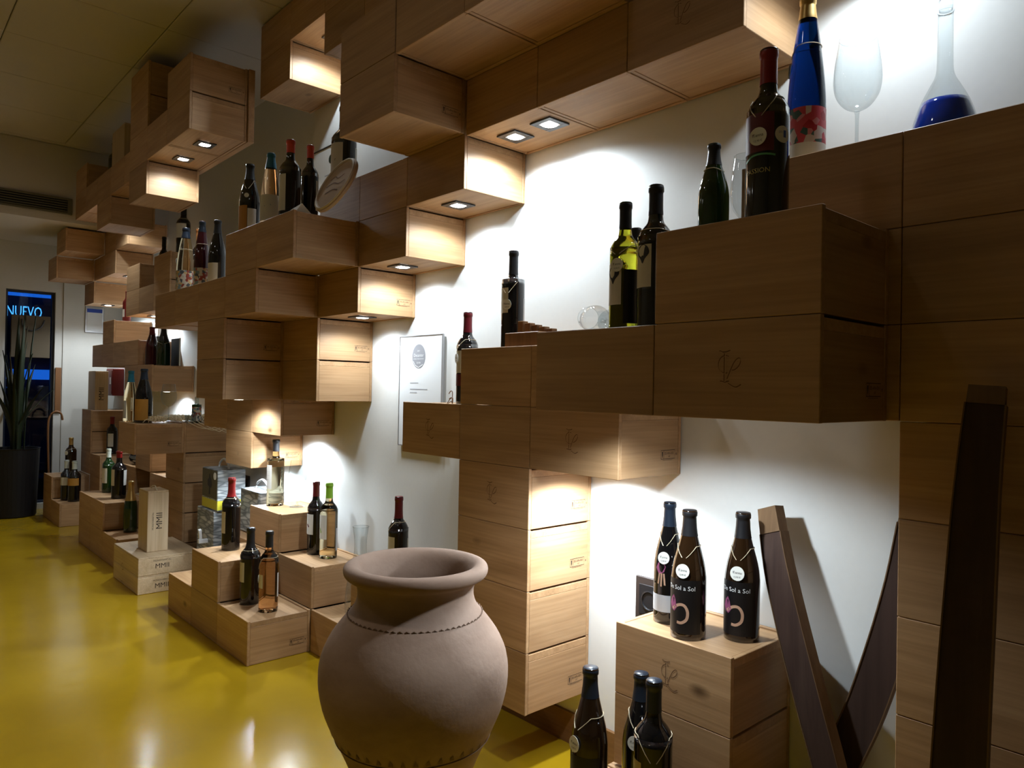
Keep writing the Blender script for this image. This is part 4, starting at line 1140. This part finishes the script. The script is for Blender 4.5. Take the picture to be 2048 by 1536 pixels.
# red extinguisher box at the far wall
t = thing('fire_cabinet', 'dark red fire hose cabinet behind the small gift case', 'cabinet', (-5.24, 0, 1.03))
box('cabinet_body', (.22, .09, .235), (0, -.0455, .1175), 'red_paint', t, .004)
box('door_panel', (.19, .004, .205), (0, -.0926, .1175), 'red_paint', t, .001)
box('notice_sticker', (.05, .001, .06), (.05, -.0953, .13), 'label_white', t, .0002)
box('post', (.02, .045, .40), (XFAR + .011, -.395, 1.07), 'cane_wood')
tag(bpy.context.scene.objects['post'], 'brown wooden post at the edge of the shop window', 'post')
# far shelf card and frame
t = thing('slate_board', 'small dark board leaning behind the champagne flute', 'board', (-3.42, -.105, FL + .0004))
box('board', (.17, .006, .19), (0, 0, .096), 'slate', t, .001)
box('pale_edge', (.012, .007, .19), (.092, 0, .096), 'label_white', t, .001)
# dark framed card below the far downlight
t = thing('label_card', 'pale card beside dark bottles under the far downlight', 'card', (-3.82, -.12, top(-12, 1, 1) + .0006))
box('card', (.10, .004, .11), (0, 0, .096), 'paper', t, .0006)
box('stand', (.12, .05, .04), (0, 0, .0202), 'slate', t, .002)

# ------------------------------------------------------------------ small things
t = thing('round_plaque', 'round wooden plaque with writing leaning on the middle shelf', 'plaque', (-.62, -.448, EZ2 + .0006))
R_ = .118
v, f = lathe([(0, .0), (R_, .0), (R_ + .003, .004), (R_ + .003, .012), (R_ - .004, .017), (R_ - .012, .0165), (R_ - .014, .014), (0, .014)], 48)
tilt = math.radians(64)
def lean(vs):
    out = []
    for x, y, z in vs:
        yy, zz = y + R_ + .003, z
        out.append((x, yy * math.cos(tilt) - zz * math.sin(tilt), yy * math.sin(tilt) + zz * math.cos(tilt)))
    return out
mobj('disc', lean(v), f, 'cork', t, smooth=False)
rv, rf = tube([((R_ - .006) * math.cos(2 * math.pi * k / 48), (R_ - .006) * math.sin(2 * math.pi * k / 48), .0165) for k in range(48)], .005, 7, True)
mobj('raised_rim', lean(rv), rf, 'cork_rim', t, smooth=True)
tx = strokes([smooth_profile([(-.06, .03), (-.03, .042), (0, .028), (.04, .040)], 3), smooth_profile([(-.07, .0), (-.02, .010), (.03, -.004), (.07, .006)], 3), smooth_profile([(-.05, -.035), (0, -.026), (.05, -.038)], 3)], .005)
mobj('burnt_writing', lean([(x, y, .0146) for x, y in tx[0]]), tx[1], 'engraved', t)
t = thing('paper_sheet', 'white folded paper lying in front of the plaque', 'paper', (-.735, -.500, EZ2 + .0004))
mobj('fold', [(-.05, -.03, .0), (.055, -.035, .0), (.055, -.01, .035), (-.045, -.005, .030), (.055, .03, .0), (-.045, .03, .0), (.056, .03, .0006), (.056, -.035, .0006)], [[0, 1, 2, 3], [3, 2, 4, 5], [0, 3, 5], [1, 4, 2], [0, 5, 4, 1]], 'paper', t)
# stepped wooden block
t = thing('stepped_block', 'small dark wooden block with five stepped posts on the column', 'wooden block', (.262, -.2, top(0, 1, 0) + .0004), .0)
box('base_block', (.150, .10, .048), (0, 0, .0242), 'walnut', t, .002)
for k in range(5):
    hh = .040 - .0068 * k
    box('post', (.024, .024, hh), (-.058 + .028 * k, .010 + .004 * k, .0486 + hh / 2), 'walnut', t, .0015)
# vine tendrils on the arm crate
for k, (dx, dy, s, lb) in enumerate(((-.205, -.16, 1.25, 'curled dry vine tendril in front of the certificate panel'), (-.150, -.20, .62, 'short dry vine tendril beside the wine red capped bottle'))):
    t = thing('vine_tendril', lb, 'tendril', (dx, dy, top(-1, 1, -1) + .0004))
    pts = smooth_profile([(.012, 0, .0015), (.014, .0, .02 * s), (.008, .004, .034 * s), (-.004, .006, .036 * s), (-.012, .004, .028 * s)], 4)
    v, f = tube(pts, .0017, 6)
    mobj('twig', v, f, 'walnut', t, smooth=True)
    pts = smooth_profile([(.0, -.012, .0015), (.012, -.010, .012 * s), (.016, 0, .018 * s)], 4)
    v, f = tube(pts, .0013, 6)
    mobj('side_twig', v, f, 'walnut', t, smooth=True)
# straw
rnd = random.Random(3)
V, F = [], []
for k in range(620):
    a = rnd.uniform(0, math.pi)
    cx, cy = rnd.uniform(-8.85, -8.12) * U, rnd.uniform(-.285, -.02)
    if k % 3 == 0: cx, cy = rnd.uniform(-8.50, -8.12) * U, rnd.uniform(-.44, -.28)
    Lh = rnd.uniform(.04, .10)
    if k % 5: a = rnd.gauss(.25, .5)
    zb = top(-9, 1, -2) + .006
    pts = []
    for j in range(6):
        s = (j / 5 - .5) * 2
        x = min(cx + math.cos(a) * s * Lh, -8.03 * U - .008)
        y = max(min(cy + math.sin(a) * s * Lh * .6, -.012), -.53)
        z = zb + rnd.uniform(0, .034) + .008 * (1 - s * s)
        pts.append((x, y, z))
    if any(math.hypot(p_[0] - ox, p_[1] - oy) < rr_ for p_ in pts for ox, oy, rr_ in ((-2.862, -.452, .053), (-2.735, -.185, .032), (-2.69, -.235, .037), (-2.745, -.345, .041))): continue
    n0 = len(V)
    v, f = tube(pts, .0016, 4)
    V += v; F += [[i + n0 for i in q] for q in f]
for k in range(5):
    y = -.245 + .03 * k
    pts = smooth_profile([(-8.15 * U, y, zb + .008), (-7.985 * U + .006, y - .01, zb + .002), (-7.97 * U + .012, y + .05 + .02 * k, zb - .03 - .010 * k), (-7.97 * U + .010, min(y + .12, -.02), zb - .035 - .008 * k), (-7.97 * U + .006, min(y + .19, -.012), zb - .008)], 4)
    n0 = len(V); v, f = tube(pts, .0016, 4); V += v; F += [[i + n0 for i in q] for q in f]
o = mobj('straw', V, F, 'raffia')
tag(o, 'loose pale straw strewn over the crates beside the orange labelled bottle', 'straw', None, 'stuff')

# ------------------------------------------------------------------ planter at the window
t = thing('potted_plant', 'tall dark leaved plant in a black planter by the shop window', 'plant', (-5.46, -.745, FLOOR))
v, f = lathe([(0, .0), (.155, .0), (.165, .01), (.182, .56), (.187, .57), (.172, .57), (.168, .53), (0, .53)], 36)
mobj('planter', v, f, 'black_pot', t, smooth=False)
v, f = lathe([(0, .536), (.167, .533)], 28)
mobj('soil', v, [q[::-1] for q in f], 'soil', t)
rnd = random.Random(11)
for k in range(22):
    a = rnd.uniform(0, 2 * math.pi); r0 = rnd.uniform(.0, .07)
    L_ = rnd.uniform(.55, 1.25); out = rnd.uniform(.05, .36) * (1.5 - L_)
    wd = rnd.uniform(.022, .036)
    b0 = Vector((r0 * math.cos(a), r0 * math.sin(a), .53))
    d = Vector((math.cos(a), math.sin(a), 0)); s = Vector((-math.sin(a), math.cos(a), 0))
    V, F = [], []
    for j in range(9):
        u = j / 8
        p = b0 + d * (out * u * u) + Vector((0, 0, L_ * u * (1 - .12 * u * out * 3)))
        hw = wd * (1 - u ** 3) * (.55 + .6 * u * (1 - u) * 2) + .0006
        for (q, e) in ((-1, 0), (0, -.008), (1, 0), (0, -.004)):
            V.append(tuple(p + s * hw * q + d * e))
    for j in range(8):
        for q in range(4):
            q2 = (q + 1) % 4
            F.append([4 * j + q, 4 * j + q2, 4 * j + 4 + q2, 4 * j + 4 + q])
    V = [(min(max(x, -.26), .3), y, z) for x, y, z in V]
    mobj('leaf', V, F, 'leaf_dry' if k % 6 == 0 else 'leaf', t, smooth=True)
t = thing('walking_cane', 'wooden cane with a hooked handle standing by the planter', 'cane', (-5.40, -.455, FLOOR))
pts = smooth_profile([(-.02, -.03, .001), (-.015, -.05, .40), (-.01, -.06, .74), (-.01, -.045, .84), (0, -.005, .875), (0, .032, .855), (0, .045, .80)], 5)
pts = [(x, y, max(z, .009)) for x, y, z in pts]
v, f = tube(pts, .0085, 8)
mobj('shaft', v, f, 'cane_wood', t, smooth=True)
t = thing('paper_bag', 'dim brown paper bag hanging inside the shop window', 'bag', (XFAR + .02, -.612, 1.35))
box('bag_body', (.030, .29, .37), (0, 0, .185), 'poster', t, .004)
pts = smooth_profile([(.0, -.07, .335), (.012, -.06, .27), (.02, 0, .235), (.012, .07, .27), (.0, .10, .335)], 4)
v, f = tube([(x + .016, y, z) for x, y, z in pts], .006, 6)
mobj('bag_handle', v, f, 'print_dark', t, smooth=True)
